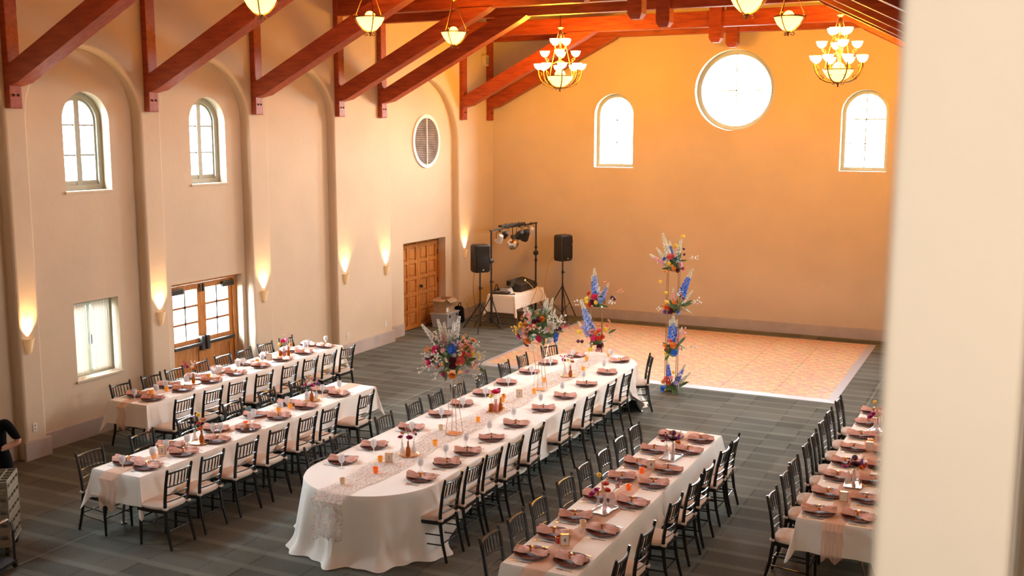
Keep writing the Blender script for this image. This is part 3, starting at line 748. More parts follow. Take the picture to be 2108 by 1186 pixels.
def rect_per(x0, x1, y0, y1, dx, dn, df_):
    """near end = y0, far end = y1; drop 0 means the cloth lies flat there"""
    per = []
    def edge(ax, ay, bx, by, nx, ny, d):
        L = sqrt((bx - ax) ** 2 + (by - ay) ** 2); n = max(3, int(L / 0.07))
        for i in range(n + 1):
            t = i / n; per.append((ax + (bx - ax) * t, ay + (by - ay) * t, nx, ny, d, 0.035))
    def corner(x, y, a0, d1, d2):
        if d1 < 0.01 or d2 < 0.01: return
        for i in range(1, 8):
            q = i / 8; a = a0 + q * pi / 2; d = d1 + (d2 - d1) * q
            per.append((x, y, cos(a), sin(a), d * (1 + 0.40 * sin(pi * q) ** 2), 0.035 + 0.10 * sin(pi * q) ** 2))
    edge(x0, y0, x1, y0, 0, -1, dn); corner(x1, y0, -pi / 2, dn, dx)
    edge(x1, y0, x1, y1, 1, 0, dx); corner(x1, y1, 0, dx, df_)
    edge(x1, y1, x0, y1, 0, 1, df_); corner(x0, y1, pi / 2, df_, dx)
    edge(x0, y1, x0, y0, -1, 0, dx); corner(x0, y0, pi, dx, dn)
    return per
LEGM = MB().tube([(0.10, 0, 0.715), (0.12, 0, 0.60), (0.24, 0, 0.26), (0.27, 0, 0.15), (0.27, 0, 0.02)], 0.016, 8).lathe([(0.04, 0), (0.045, 0.008), (0.03, 0.022), (0.0, 0.024)], 10, mtx=T((0.27, 0, 0))).mesh('leg', M_STEEL, True)
def folding_table(cx, cy, L, Wd, label, group):
    r = thing('folding_table', label, 'table', (cx, cy, 0), 0, group)
    MB().bbox(-Wd / 2, Wd / 2, -L / 2, L / 2, 0.725, 0.757, 0.008).build('tabletop', M_TTOP, r)
    for s in (-1, 1):
        yy = s * (L / 2 - 0.33)
        for q in (0, pi): put('leg', LEGM, r, mtx=T((0, yy, 0)) @ RZ(q))
        MB().tube([(-0.13, yy, 0.58), (0.13, yy, 0.58)], 0.012, 6).build('crossbar', M_STEEL, r)
        MB().tube([(0, yy, 0.58), (0, yy - s * 0.5, 0.72)], 0.010, 6).build('brace', M_STEEL, r)
    return r
TN = {1: 'table nearest door wall', 2: 'second table from door wall', 3: 'round-ended table', 4: 'fourth table from door wall', 5: 'table by pale column', 6: 'DJ table'}
TB = {1: (-11.80, -11.06, 10.85, 15.68), 2: (-9.51, -8.77, 8.45, 13.28), 4: (-4.05, -3.31, 8.12, 13.02), 5: (-1.86, -1.12, 10.45, 15.30)}
ZT = 0.764
for k, (x0, x1, y0, y1) in TB.items():
    ym = (y0 + y1) / 2; L = (y1 - y0) / 2
    for q, (a, b) in enumerate(((y0, ym), (ym, y1))):
        folding_table((x0 + x1) / 2, (a + b) / 2, b - a - 0.004, x1 - x0 - 0.01, 'folding table under ivory cloth, %s half of %s' % (('far', 'dance floor')[q] if q else 'front', TN[k]) if False else 'folding banquet table, %s half of the %s' % (('front', 'dance-floor')[q], TN[k]), 'folding banquet tables')
        per = rect_per(x0, x1, a if q == 0 else ym + 0.0, b if q == 1 else ym + 0.03, 0.34, 0.33 if q == 0 else 0, 0.33 if q == 1 else 0)
        c = skirt(per, ZT + (0.002 if q == 0 else 0), M_CLOTH, True, 0.020, 13, 'tablecloth', seed=k * 7 + q)
        tag(c, 'ivory tablecloth over the %s half of the %s' % (('front', 'dance-floor')[q], TN[k]), 'tablecloth', 'ivory tablecloths')
# the long table with round ends
X30, X31, Y30, Y31 = -7.30, -5.66, 8.97, 17.15
RC = (X31 - X30) / 2; XM = (X30 + X31) / 2
for q in range(3):
    for s in (-1, 1):
        y0 = Y30 + RC + q * 2.18
        folding_table(XM + s * 0.405, y0 + 1.09, 2.176, 0.80, 'folding table under the round-ended table cloth, %s row, %s from dance floor' % (('door-side' if s < 0 else 'column-side'), ORD[2 - q]), 'folding tables of the round-ended table')
for s, lab in ((-1, 'front'), (1, 'dance-floor')):
    yc = Y30 + RC if s < 0 else Y31 - RC
    r = thing('half_round_table', 'half-round folding table forming the %s end of the round-ended table' % lab, 'table', (XM, yc, 0), 0 if s > 0 else pi)
    MB().prism([((RC - 0.012) * cos(pi * i / 24), (RC - 0.012) * sin(pi * i / 24) + 0.002) for i in range(25)], 'z', 0.725, 0.757).build('tabletop', M_TTOP, r)
    for (x, y) in ((-0.5, 0.1), (0.5, 0.1), (0, 0.6)): MB().tube([(x, y, 0), (x, y, 0.725)], 0.016, 8).build('leg', M_STEEL, r)
mid = rect_per(X30, X31, Y30 + RC + 0.25, Y31 - RC - 0.1, 0.50, 0, 0)
tag(skirt(mid, ZT - 0.001, M_CLOTH, True, 0.014, 11, 'tablecloth', seed=31), 'long ivory tablecloth along the middle of the round-ended table', 'tablecloth', 'ivory tablecloths')
def cap_per(s):
    yc = Y30 + RC if s < 0 else Y31 - RC; ext = 0.35; per = []
    n = 8
    pts = []
    for i in range(n + 1): pts.append((XM + s * -RC * -1 * 1.0, yc - s * ext * (1 - i / n), 1, 0, 0.40 + 0.35 * min(1, i / n * 1.2)))
    # arc
    A = []
    for i in range(1, 64):
        a = pi * i / 64; A.append((XM + RC * cos(a), yc + s * RC * sin(a), cos(a), s * sin(a), 0.757))
    per += [(XM + RC, yc - s * ext * (1 - i / n), 1, 0, 0.36 + 0.39 * (i / n), 0.05) for i in range(n + 1)]
    per += [(*a, 0.06) for a in A]
    per += [(XM - RC, yc - s * ext * (i / n), -1, 0, 0.75 - 0.39 * (i / n), 0.05) for i in range(n + 1)]
    per += [(XM - RC + 2 * RC * i / 10, yc - s * ext, 0, -s, 0.0, 0) for i in range(1, 10)]
    return per
for s, lab in ((-1, 'front'), (1, 'dance-floor')):
    tag(skirt(cap_per(s), ZT + 0.002, M_CLOTH, True, 0.095, 11.5, 'tablecloth', rows=16, floor_spread=0.14, seed=5 + s), 'floor-length ivory tablecloth pooling round the %s end of the round-ended table' % lab, 'tablecloth', 'ivory tablecloths')

def runner(xc, wd, y0, y1, hang0, hang1, m, label, wav=0.02, edge0=None, na=14):
    rr = random.Random(int(abs(xc) * 100)); z = ZT + (0.0065 if m is M_LACE else 0.0032); fk = 0.8 if m is M_LACE else 0.32
    path = []     # (y, z) along the length
    e0 = y0 - 0.085
    for i in range(9): path.append((e0 - 0.02 * sin(i), z - hang0 * (1 - i / 8)))
    path[-1] = (y0 - 0.012, z)
    L = y1 - y0; n = int(L / 0.09)
    for i in range(n + 1): path.append((y0 + L * i / n, z))
    if hang1:
        for i in range(1, 7): path.append((y1 + 0.085, z - hang1 * i / 6))
    v = []; f = []
    for j, (y, zz) in enumerate(path):
        flat = 9 <= j <= 9 + n
        c = xc + wav * sin(y * 2.1) + 0.5 * wav * sin(y * 5.3 + 1)
        w = wd * (0.85 + 0.15 * sin(y * 3.7 + 2) + rr.uniform(-0.05, 0.05)) * (1.0 if flat else 0.95)
        for i in range(na + 1):
            u = i / na - 0.5
            fold = abs(sin(u * 17 + 0.6 * sin(y * 1.9) + 1.0)) * 0.010
            if flat: v.append((c + u * w, y, zz + fold * fk + rr.uniform(0, 0.001)))
            else: v.append((c + u * w, y + (-1 if j < 9 else 1) * (fold * 2.0), zz - (0.03 * sin(u * 9) if j == 0 else 0)))
    for j in range(len(path) - 1):
        for i in range(na): f.append((j * (na + 1) + i, j * (na + 1) + i + 1, (j + 1) * (na + 1) + i + 1, (j + 1) * (na + 1) + i))
    mb = MB(); mb.add(v, f)
    tag(mb.build('table_runner', m, smooth=True), label, 'table runner', 'table runners')
for k, (x0, x1, y0, y1) in TB.items():
    runner((x0 + x1) / 2 - (0.03 if k in (1, 2) else 0), 0.24, y0, y1, 0.36 if k != 2 else 0.40, 0.3, M_GAUZE, 'peach gauze runner down the middle of the ' + TN[k], 0.025)
runner(XM - 0.02, 0.50, Y30, Y31, 0.50, 0.0, M_LACE, 'white floral lace runner hanging off the front of the round-ended table', 0.02, na=22)

# ================================================================== CHAIRS
CH = []
def chair_proto():
    P = []
    A = lambda nme, mb, m, smooth=True: P.append((nme, mb.mesh('chair_' + nme, m, smooth), None))
    for s in (-1, 1):
        A('leg', MB().tube([(-0.19, s * 0.19, 0.0), (-0.185, s * 0.188, 0.25), (-0.18, s * 0.185, 0.435)], [0.014, 0.018, 0.020], 8), M_BLACK)
    for s in (-1, 1):
        A('back_leg', MB().tube([(0.262, s * 0.185, 0.0), (0.205, s * 0.178, 0.22), (0.175, s * 0.172, 0.44), (0.182, s * 0.174, 0.56), (0.212, s * 0.180, 0.76), (0.248, s * 0.186, 0.915), (0.252, s * 0.187, 0.935)],
                                [0.015, 0.018, 0.021, 0.020, 0.018, 0.016, 0.012], 8), M_BLACK)
    seat = [(-0.205, -0.21), (-0.205, 0.21), (0.0, 0.205), (0.195, 0.175), (0.195, -0.175), (0.0, -0.205)]
    A('seat', MB().prism(seat, 'z', 0.412, 0.447), M_BLACK, False)
    # cushion
    bm = MB(); n = 12; v = []; f = []
    def half(x): return 0.205 - 0.03 * max(0, x) / 0.19
    prof = [(0.0, 0.94), (0.012, 1.0), (0.032, 1.0), (0.045, 0.93), (0.052, 0.75), (0.055, 0.4), (0.056, 0.0)]
    N = 28
    for (z, k) in prof:
        for i in range(N):
            a = 2 * pi * i / N; c, s_ = cos(a), sin(a); e = 0.42
            x = abs(c) ** e * (1 if c > 0 else -1) * 0.195; y = abs(s_) ** e * (1 if s_ > 0 else -1) * half(x)
            v.append((x * k, y * k, 0.447 + z))
    for j in range(len(prof) - 1):
        for i in range(N): f.append((j * N + i, j * N + (i + 1) % N, (j + 1) * N + (i + 1) % N, (j + 1) * N + i))
    bm.add(v, f); A('cushion', bm, M_CUSH)
    for s in (-1, 1):
        A('cushion_tie', MB().bbox(0.158, 0.212, s * 0.175 - 0.024, s * 0.175 + 0.024, 0.455, 0.482, 0.008), M_CUSH)
    bow = lambda y: 0.028 * (1 - (y / 0.18) ** 2)
    def rail(x, z, r, hy): return MB().tube([(x + bow(hy * t), hy * t, z) for t in (-1, -0.66, -0.33, 0, 0.33, 0.66, 1)], r, 6)
    A('top_rail', rail(0.238, 0.885, 0.013, 0.183), M_BLACK)
    A('back_rail', rail(0.204, 0.722, 0.010, 0.178), M_BLACK)
    A('back_rail', rail(0.190, 0.625, 0.008, 0.175), M_BLACK)
    A('back_rail', rail(0.180, 0.545, 0.008, 0.173), M_BLACK)
    for i in range(6):
        y = -0.131 + i * 0.0524
        A('spindle', MB().tube([(0.204 + bow(y), y, 0.722), (0.221 + bow(y), y, 0.80), (0.238 + bow(y), y, 0.885)], [0.006, 0.0085, 0.006], 6), M_BLACK)
    st = lambda a, b, r=0.008: MB().tube([a, b], r, 6)
    for s in (-1, 1):
        A('stretcher', st((-0.187, s * 0.188, 0.17), (0.214, s * 0.18, 0.19)), M_BLACK); A('stretcher', st((-0.185, s * 0.188, 0.28), (0.195, s * 0.177, 0.30)), M_BLACK)
    for z in (0.21, 0.32): A('stretcher', st((-0.186, -0.188, z), (-0.186, 0.188, z)), M_BLACK)
    A('stretcher', st((0.208, -0.178, 0.21), (0.208, 0.178, 0.21)), M_BLACK)
    return P
CHAIR = chair_proto()
def chair_row(t, side, bx, ys, extra=()):
    """side -1: door side of the table (chair faces +x); +1: column side"""
    items = [(bx - side * 0.245, y, 0.0 if side > 0 else pi) for y in ys] + list(extra)
    items.sort(key=lambda q: -q[1])
    for i, (x, y, rz) in enumerate(items):
        lab = 'black spindle-back chair, %s from dance floor, %s side of %s' % (ORD[i], 'door' if side < 0 else 'column', TN[t])
        r = thing('chiavari_chair', lab, 'chair', (x + R.uniform(-0.012, 0.012), y, 0), rz + R.uniform(-0.05, 0.05), 'black banquet chairs')
        inst(CHAIR, r)
chair_row(1, -1, -11.97, (11.23, 11.84, 12.35, 12.95, 13.50, 14.04, 14.60, 15.20))
chair_row(1, 1, -10.47, (11.0, 11.58, 12.14, 12.75, 13.38, 13.94, 14.47, 15.02))
chair_row(2, -1, -9.73, (8.60, 9.43, 10.24, 11.12, 11.86, 12.58))
chair_row(2, 1, -8.31, (8.59, 9.13, 9.75, 10.35, 10.98, 11.48, 12.34))
chair_row(3, -1, -7.46, (9.95, 10.47, 11.46, 12.24, 12.84, 13.47, 14.24, 15.08, 15.75), [(-7.16, 16.60, pi - 0.42)])
chair_row(3, 1, -5.39, (9.65, 10.17, 10.66, 11.21, 11.88, 12.91, 13.68, 14.54, 15.29), [(-5.68, 16.50, 0.40)])
chair_row(4, -1, -4.29, (8.37, 8.92, 9.43, 10.13, 10.70, 11.28, 11.88, 12.44))
chair_row(4, 1, -2.99, (8.43, 9.14, 10.05, 10.73, 11.29, 12.02, 12.48))
chair_row(5, -1, -2.17, (10.68, 11.40, 11.90, 12.61, 13.11, 13.73, 14.29, 15.0))

# ================================================================== PLACE SETTINGS
prof = [(0.004, 0.004), (0.10, 0.004), (0.115, 0.007), (0.155, 0.017), (0.168, 0.020), (0.170, 0.015), (0.150, 0.008), (0.11, 0.0), (0.004, 0.0)]
PLATE = [('plate_well', MB().lathe(prof[:3] + [(0.115, 0.001), (0.004, 0.0)], 28).mesh('plate_well', M_CHARGER, True), None),
         ('plate_rim', MB().lathe([(0.115, 0.007), (0.155, 0.017), (0.168, 0.020), (0.170, 0.015), (0.150, 0.008), (0.113, 0.001), (0.115, 0.007)], 28).mesh('plate_rim', M_CHARGER, True), None)]
# raised woven cords round the rim
wv = MB()
for k in range(40):
    a = 2 * pi * k / 40
    wv.tube([(0.120 * cos(a), 0.120 * sin(a), 0.009), (0.160 * cos(a + 0.06), 0.160 * sin(a + 0.06), 0.0195)], 0.0035, 4)
wv_me = wv.mesh('woven_cord', M_CHARGER)
PLATE[1] = (PLATE[1][0], PLATE[1][1], None, [('woven_cords', wv_me, None)])
def napkin_mesh(seed):
    rr = random.Random(seed); n, m = 20, 12; v = []; f = []
    a, b, c = rr.uniform(0, 6), rr.uniform(0, 6), rr.uniform(0.9, 1.1)
    for i in range(n + 1):
        t = i / n * 2 - 1; w = 0.026 + 0.046 * min(1, abs(t) * 1.7) ** 0.8 * (1 + 0.18 * sin(a + t * 3))
        for j in range(m + 1):
            u = j / m * 2 - 1
            h = (1 - u * u) * (0.034 + 0.016 * sin(abs(t) * 3 + b)) + 0.012 * sin(u * 8 + a + t * 2) * min(1, abs(t) * 2.5)
            v.append((t * 0.163 * c + 0.008 * sin(u * 5 + b), u * w + 0.006 * sin(t * 6), 0.020 + max(0, h)))
    for i in range(n):
        for j in range(m): f.append((i * (m + 1) + j, i * (m + 1) + j + 1, (i + 1) * (m + 1) + j + 1, (i + 1) * (m + 1) + j))
    k = len(v)
    # underside
    v += [(x, y * 0.96, 0.0195) for (x, y, z) in v[:k]]
    f += [tuple(q + k for q in reversed(g)) for g in f[:]]
    rim = [j for j in range(m + 1)] + [i * (m + 1) + m for i in range(1, n + 1)] + [n * (m + 1) + j for j in range(m - 1, -1, -1)] + [i * (m + 1) for i in range(n - 1, 0, -1)]
    for q in range(len(rim)): f.append((rim[q], rim[(q + 1) % len(rim)], rim[(q + 1) % len(rim)] + k, rim[q] + k))
    mb = MB(); mb.add(v, f)
    return mb.mesh('napkin_cloth', M_NAP, True)
NAPS = [napkin_mesh(s) for s in range(5)]
rg = MB(); rgv = []; rgf = []; N = 16
for i in range(N):
    t = 2 * pi * i / N
    for (dx, k) in ((-0.011, 1.0), (0.011, 1.0), (0.011, 0.88), (-0.011, 0.88)): rgv.append((dx, 0.033 * k * cos(t), 0.047 + 0.0275 * k * sin(t)))
for i in range(N):
    for q in range(4): rgf.append((i * 4 + q, i * 4 + (q + 1) % 4, ((i + 1) % N) * 4 + (q + 1) % 4, ((i + 1) % N) * 4 + q))
RING = rg.add(rgv, rgf).mesh('napkin_ring', M_GOLD, True)
GOB = [('bowl', MB().lathe([(0.006, 0.062), (0.022, 0.068), (0.034, 0.088), (0.038, 0.115), (0.034, 0.16), (0.0325, 0.16), (0.036, 0.115), (0.031, 0.09), (0.018, 0.073), (0.003, 0.070)], 16).mesh('goblet_bowl', M_GLASS, True), None),
       ('stem', MB().lathe([(0.034, 0.0), (0.034, 0.003), (0.008, 0.010), (0.006, 0.035), (0.010, 0.050), (0.006, 0.062)], 12).mesh('goblet_stem', M_GLASS, True), None),
       ('water', MB().lathe([(0.003, 0.072), (0.017, 0.075), (0.030, 0.092), (0.0345, 0.115), (0.033, 0.135), (0.003, 0.135)], 14).mesh('goblet_water', M_WATER, True), None)]
FORK = MB().bbox(-0.085, 0.02, -0.004, 0.004, 0.0, 0.003, 0.001, seg=1).box(0.02, 0.045, -0.010, 0.010, 0.0, 0.003)
for k in range(4): FORK.box(0.045, 0.09, -0.010 + k * 0.0058, -0.0075 + k * 0.0058, 0.0, 0.0025)
FORK = FORK.mesh('fork', M_SILVER)
KNIFE = MB().prism([(-0.11, -0.005), (0.0, -0.005), (0.02, -0.009), (0.10, -0.008), (0.115, 0.0), (0.09, 0.006), (0.0, 0.005), (-0.11, 0.005)], 'z', 0, 0.003).mesh('knife', M_SILVER)
SPOON = MB().bbox(-0.08, 0.04, -0.0035, 0.0035, 0.0, 0.003, 0.001, seg=1).prism([(0.06 + 0.03 * cos(2 * pi * i / 10), 0.017 * sin(2 * pi * i / 10)) for i in range(10)], 'z', 0.0, 0.004).mesh('spoon', M_SILVER)
def setting(t, side, i, x, y, rz, gob=True, spoon=False):
    where = '%s from dance floor, %s side of %s' % (ORD[i], 'door' if side < 0 else 'column', TN[t])
    z = ZT + 0.003
    M = T((x, y, z)) @ RZ(rz)
    zp = ZT + 0.0085 if t != 3 else z
    r = thing('charger_plate', 'woven copper charger plate, ' + where, 'plate', (x, y, zp), rz, 'woven charger plates')
    inst(PLATE, r)
    nr = thing('napkin', 'dusty pink napkin, ' + where, 'napkin', (x, y, zp + 0.0045), rz + (R.uniform(-0.3, 0.3) if t != 3 else R.uniform(0.1, 0.5)) + (0.25 if t in (1, 2) else 0), 'dusty pink napkins')
    put('napkin_cloth', NAPS[R.randrange(5)], nr); put('napkin_ring', RING, nr)
    def at(lx, ly, dz=0.0): p = M @ Vector((lx, ly, dz)); return p
    if gob:
        p = at(-0.14, 0.215); g = thing('water_goblet', 'clear stemmed water goblet, ' + where, 'goblet', p, 0, 'water goblets'); inst(GOB, g)
    def cut(name, me, lx, ly, ang=0.0):
        p = at(lx, ly); o = put(name, me); o.location = p; o.rotation_euler = (0, 0, rz + pi + ang + R.uniform(-0.05, 0.05))
        tag(o, 'silver %s, %s' % (name, where), name, 'silver ' + name + 's')
    cut('fork', FORK, 0.02, -0.205); cut('knife', KNIFE, 0.02, 0.195)
    if spoon: cut('spoon', SPOON, 0.02, -0.235)
def row(t, side, x, ys, gob=True, spoon=False, end=None):
    ys = sorted(ys, reverse=True)
    for i, y in enumerate(ys):
        xx, rz = x, (0.0 if side > 0 else pi)
        if end and i == 0: xx, y, rz = end
        setting(t, side, i, xx, y, rz, gob, spoon)
row(1, -1, -11.60, (11.24, 11.86, 12.45, 13.02, 13.62, 14.22, 14.80, 15.38))
row(1, 1, -11.24, (11.16, 11.78, 12.39, 12.97, 13.58, 14.15, 14.75, 15.38))
row(2, -1, -9.31, (8.80, 9.50, 10.32, 11.11, 11.84, 12.67))
row(2, 1, -8.96, (8.77, 9.35, 9.95, 10.53, 11.17, 11.78, 12.57))
row(3, -1, -7.06, (9.95, 10.62, 11.51, 12.28, 12.89, 13.58, 14.34, 15.19, 15.94, 16.71), spoon=True, end=(-6.86, 16.70, pi - 0.42))
row(3, 1, -5.90, (9.82, 10.41, 10.92, 11.56, 12.28, 13.17, 13.95, 14.80, 15.69, 16.66), spoon=True, end=(-6.03, 16.62, 0.40))
row(4, -1, -3.875, (8.41, 8.94, 9.46, 10.12, 10.83, 11.39, 11.99, 12.66), gob=False)
row(4, 1, -3.485, (8.42, 9.22, 10.09, 10.78, 11.32, 12.14, 12.67), gob=False)
row(5, -1, -1.685, (10.70, 11.30, 11.93, 12.50, 13.16, 13.77, 14.42, 15.04), gob=False)
row(5, 1, -1.295, (10.71, 11.30, 11.98, 12.55, 13.15, 13.77, 14.42, 15.04), gob=False)
# ================================================================== FLOWERS
FC = {'hotpink': (0.78, 0.03, 0.16), 'coral': (0.85, 0.16, 0.14), 'orange': (0.90, 0.27, 0.03), 'peach': (0.88, 0.45, 0.28), 'yellow': (0.92, 0.58, 0.03), 'white': (0.82, 0.78, 0.70),
      'pink': (0.85, 0.42, 0.42), 'burgundy': (0.10, 0.008, 0.03), 'magenta': (0.55, 0.02, 0.20), 'blue': (0.05, 0.20, 0.75), 'paleblue': (0.30, 0.42, 0.80), 'purple': (0.22, 0.08, 0.42), 'red': (0.80, 0.06, 0.02), 'cream': (0.80, 0.74, 0.55), 'lilac': (0.48, 0.42, 0.72)}
def fm(c): return mat('petal_' + c, FC[c], 0.6, var=0.25, scale=25)
FMESH = {}
def fmesh(kind, c):
    k = (kind, c)
    if k in FMESH: return FMESH[k]
    rr = random.Random(hash(kind) % 100 if False else len(kind) * 7 + len(c)); b = MB()
    if kind == 'rose':
        for (n, r0, r1, z0, z1, off) in ((5, 0.25, 1.0, -0.25, 0.25, 0), (5, 0.2, 0.78, -0.15, 0.42, 0.6), (4, 0.12, 0.52, -0.05, 0.52, 0.2), (3, 0.04, 0.28, 0.0, 0.55, 0.9)):
            for q in range(n):
                a0 = off + 2 * pi * q / n; hw = pi / n * 1.35; v = []
                for i in range(4):
                    t = i / 3; r = r0 + (r1 - r0) * t ** 0.8; z = z0 + (z1 - z0) * t ** 1.3
                    for j in range(4):
                        s = j / 3 * 2 - 1; wd = hw * (0.55 + 0.45 * sin(t * pi * 0.75)) * s
                        rj = r * (1 - 0.10 * s * s) + (0.10 if i == 3 else 0)
                        v.append((rj * cos(a0 + wd), rj * sin(a0 + wd), z - (0.10 * abs(s) if i == 3 else 0)))
                b.add(v, [(i * 4 + j, i * 4 + j + 1, (i + 1) * 4 + j + 1, (i + 1) * 4 + j) for i in range(3) for j in range(3)])
        b.lathe([(0.02, -0.4), (0.2, -0.3), (0.35, -0.2)], 6)
        FMESH[k] = b.mesh('rose_' + c, fm(c), True)
    elif kind == 'ball':
        b.ball((0, 0, 0), 1.0, 8, 6)
        b.v = [tuple(q * (1 + rr.uniform(-0.12, 0.12)) for q in p) for p in b.v]
        FMESH[k] = b.mesh('ball_' + c, fm(c), True)
    elif kind == 'daisy':
        for q in range(8):
            a = 2 * pi * q / 8; v = [(0.2 * cos(a), 0.2 * sin(a), 0), (0.75 * cos(a - 0.25), 0.75 * sin(a - 0.25), 0.15), (1.0 * cos(a), 1.0 * sin(a), 0.12), (0.75 * cos(a + 0.25), 0.75 * sin(a + 0.25), 0.15)]
            b.add(v, [(0, 1, 2, 3)])
        b.ball((0, 0, 0.05), 0.28, 6, 4, (1, 1, 0.6))
        FMESH[k] = b.mesh('daisy_' + c, fm(c))
    elif kind == 'spike':          # unit length along +z, floret radius relative
        fl = MB()
        for i in range(46):
            t = 0.32 + 0.66 * i / 45; a = i * 2.4; w = 0.075 * (1 - 0.72 * (t - 0.32) / 0.66); s = 0.045 * (1 - 0.6 * (t - 0.32) / 0.66)
            fl.ball((w * cos(a), w * sin(a), t), s, 5, 3)
        me = fl.mesh('spike_' + c, fm(c))
        me.materials.append(fm('cream'))
        for p in me.polygons:
            if p.center.z > 0.78 and c not in ('white',): p.material_index = 1
        FMESH[k] = me
        FMESH[('stem', '')] = FMESH.get(('stem', '')) or MB().tube([(0, 0, 0), (0, 0, 1.0)], [0.012, 0.006], 5).mesh('stem', M_STEM)
    elif kind == 'sprig':
        for i in range(9):
            a = i * 2.4; h = 0.35 + 0.65 * rr.random(); w = 0.42 * h * rr.uniform(0.5, 1)
            p = (w * cos(a), w * sin(a), h); b.ball(p, 0.085, 5, 4)
            b.tube([(0, 0, 0), (p[0] * 0.5, p[1] * 0.5, h * 0.6), p], 0.008, 3, cap=False)
        FMESH[k] = b.mesh('sprig_' + c, fm(c))
    elif kind == 'leaf':
        for q in range(3):
            M = RZ(q * 2.1) @ RY(0.5 + 0.2 * q); v = []
            for i in range(5):
                t = i / 4; w = 0.16 * sin(pi * min(0.97, t * 0.9 + 0.08)); z = 0.18 * sin(t * 2.4)
                v += [(z - 0.02, -w, t), (z, 0, t), (z - 0.02, w, t)]
            b.add(v, [(i * 3 + j, i * 3 + j + 1, (i + 1) * 3 + j + 1, (i + 1) * 3 + j) for i in range(4) for j in range(2)], M)
        FMESH[k] = b.mesh('leaves_' + c, M_GREEN)
    return FMESH[k]
def aim(d, pos, sc, roll=0.0):
    d = Vector(d).normalized(); q = d.to_track_quat('Z', 'Y').to_matrix().to_4x4()
    return T(pos) @ q @ RZ(roll) @ Matrix.Scale(sc, 4)
FNAME = {'rose': 'rose', 'ball': 'round_bloom', 'daisy': 'daisy', 'spike': 'flower_spike', 'sprig': 'filler_sprig', 'leaf': 'leaves'}
def flower(parent, kind, c, pos, d, sc):
    if kind == 'leaf': c = ''
    m = aim(d, pos, sc, R.uniform(0, 6))
    o = put(FNAME[kind], fmesh(kind, c), parent, mtx=m)
    if kind == 'spike': put('stem', FMESH[('stem', '')], o)
    return o
RT = Vector((0.8996, 0.4368, 0)); TC = Vector((0.4368, -0.8996, 0)); UP = Vector((0, 0, 1))
def greens(parent, c, rx, rz, n, seed):
    rr = random.Random(seed); b = MB()
    b.ball((0, 0, 0), 1.0, 12, 8); b.v = [(p[0] * rx * 0.72 + c[0], p[1] * rx * 0.72 + c[1], p[2] * rz * 0.72 + c[2]) for p in b.v]
    for i in range(n):
        a = rr.uniform(0, 2 * pi); e = rr.uniform(-0.6, 1.2); d = Vector((cos(a) * cos(e), sin(a) * cos(e), sin(e)))
        p = Vector(c) + Vector((d.x * rx * 0.6, d.y * rx * 0.6, d.z * rz * 0.6)); M = aim(d + Vector((rr.uniform(-.6, .6), rr.uniform(-.6, .6), rr.uniform(-.3, .6))), p, rr.uniform(0.10, 0.2) * (rx / 0.3) ** 0.5, rr.uniform(0, 6))
        v = []
        for k in range(4):
            t = k / 3; w = 0.17 * sin(pi * min(0.96, t * 0.9 + 0.08)); v += [(0.15 * t * t, -w, t), (0.15 * t * t, w, t)]
        b.add(v, [(k * 2, k * 2 + 1, k * 2 + 3, k * 2 + 2) for k in range(3)], M)
    o = b.build('foliage', M_GREEN, parent); o['kind'] = 'stuff'
    return o
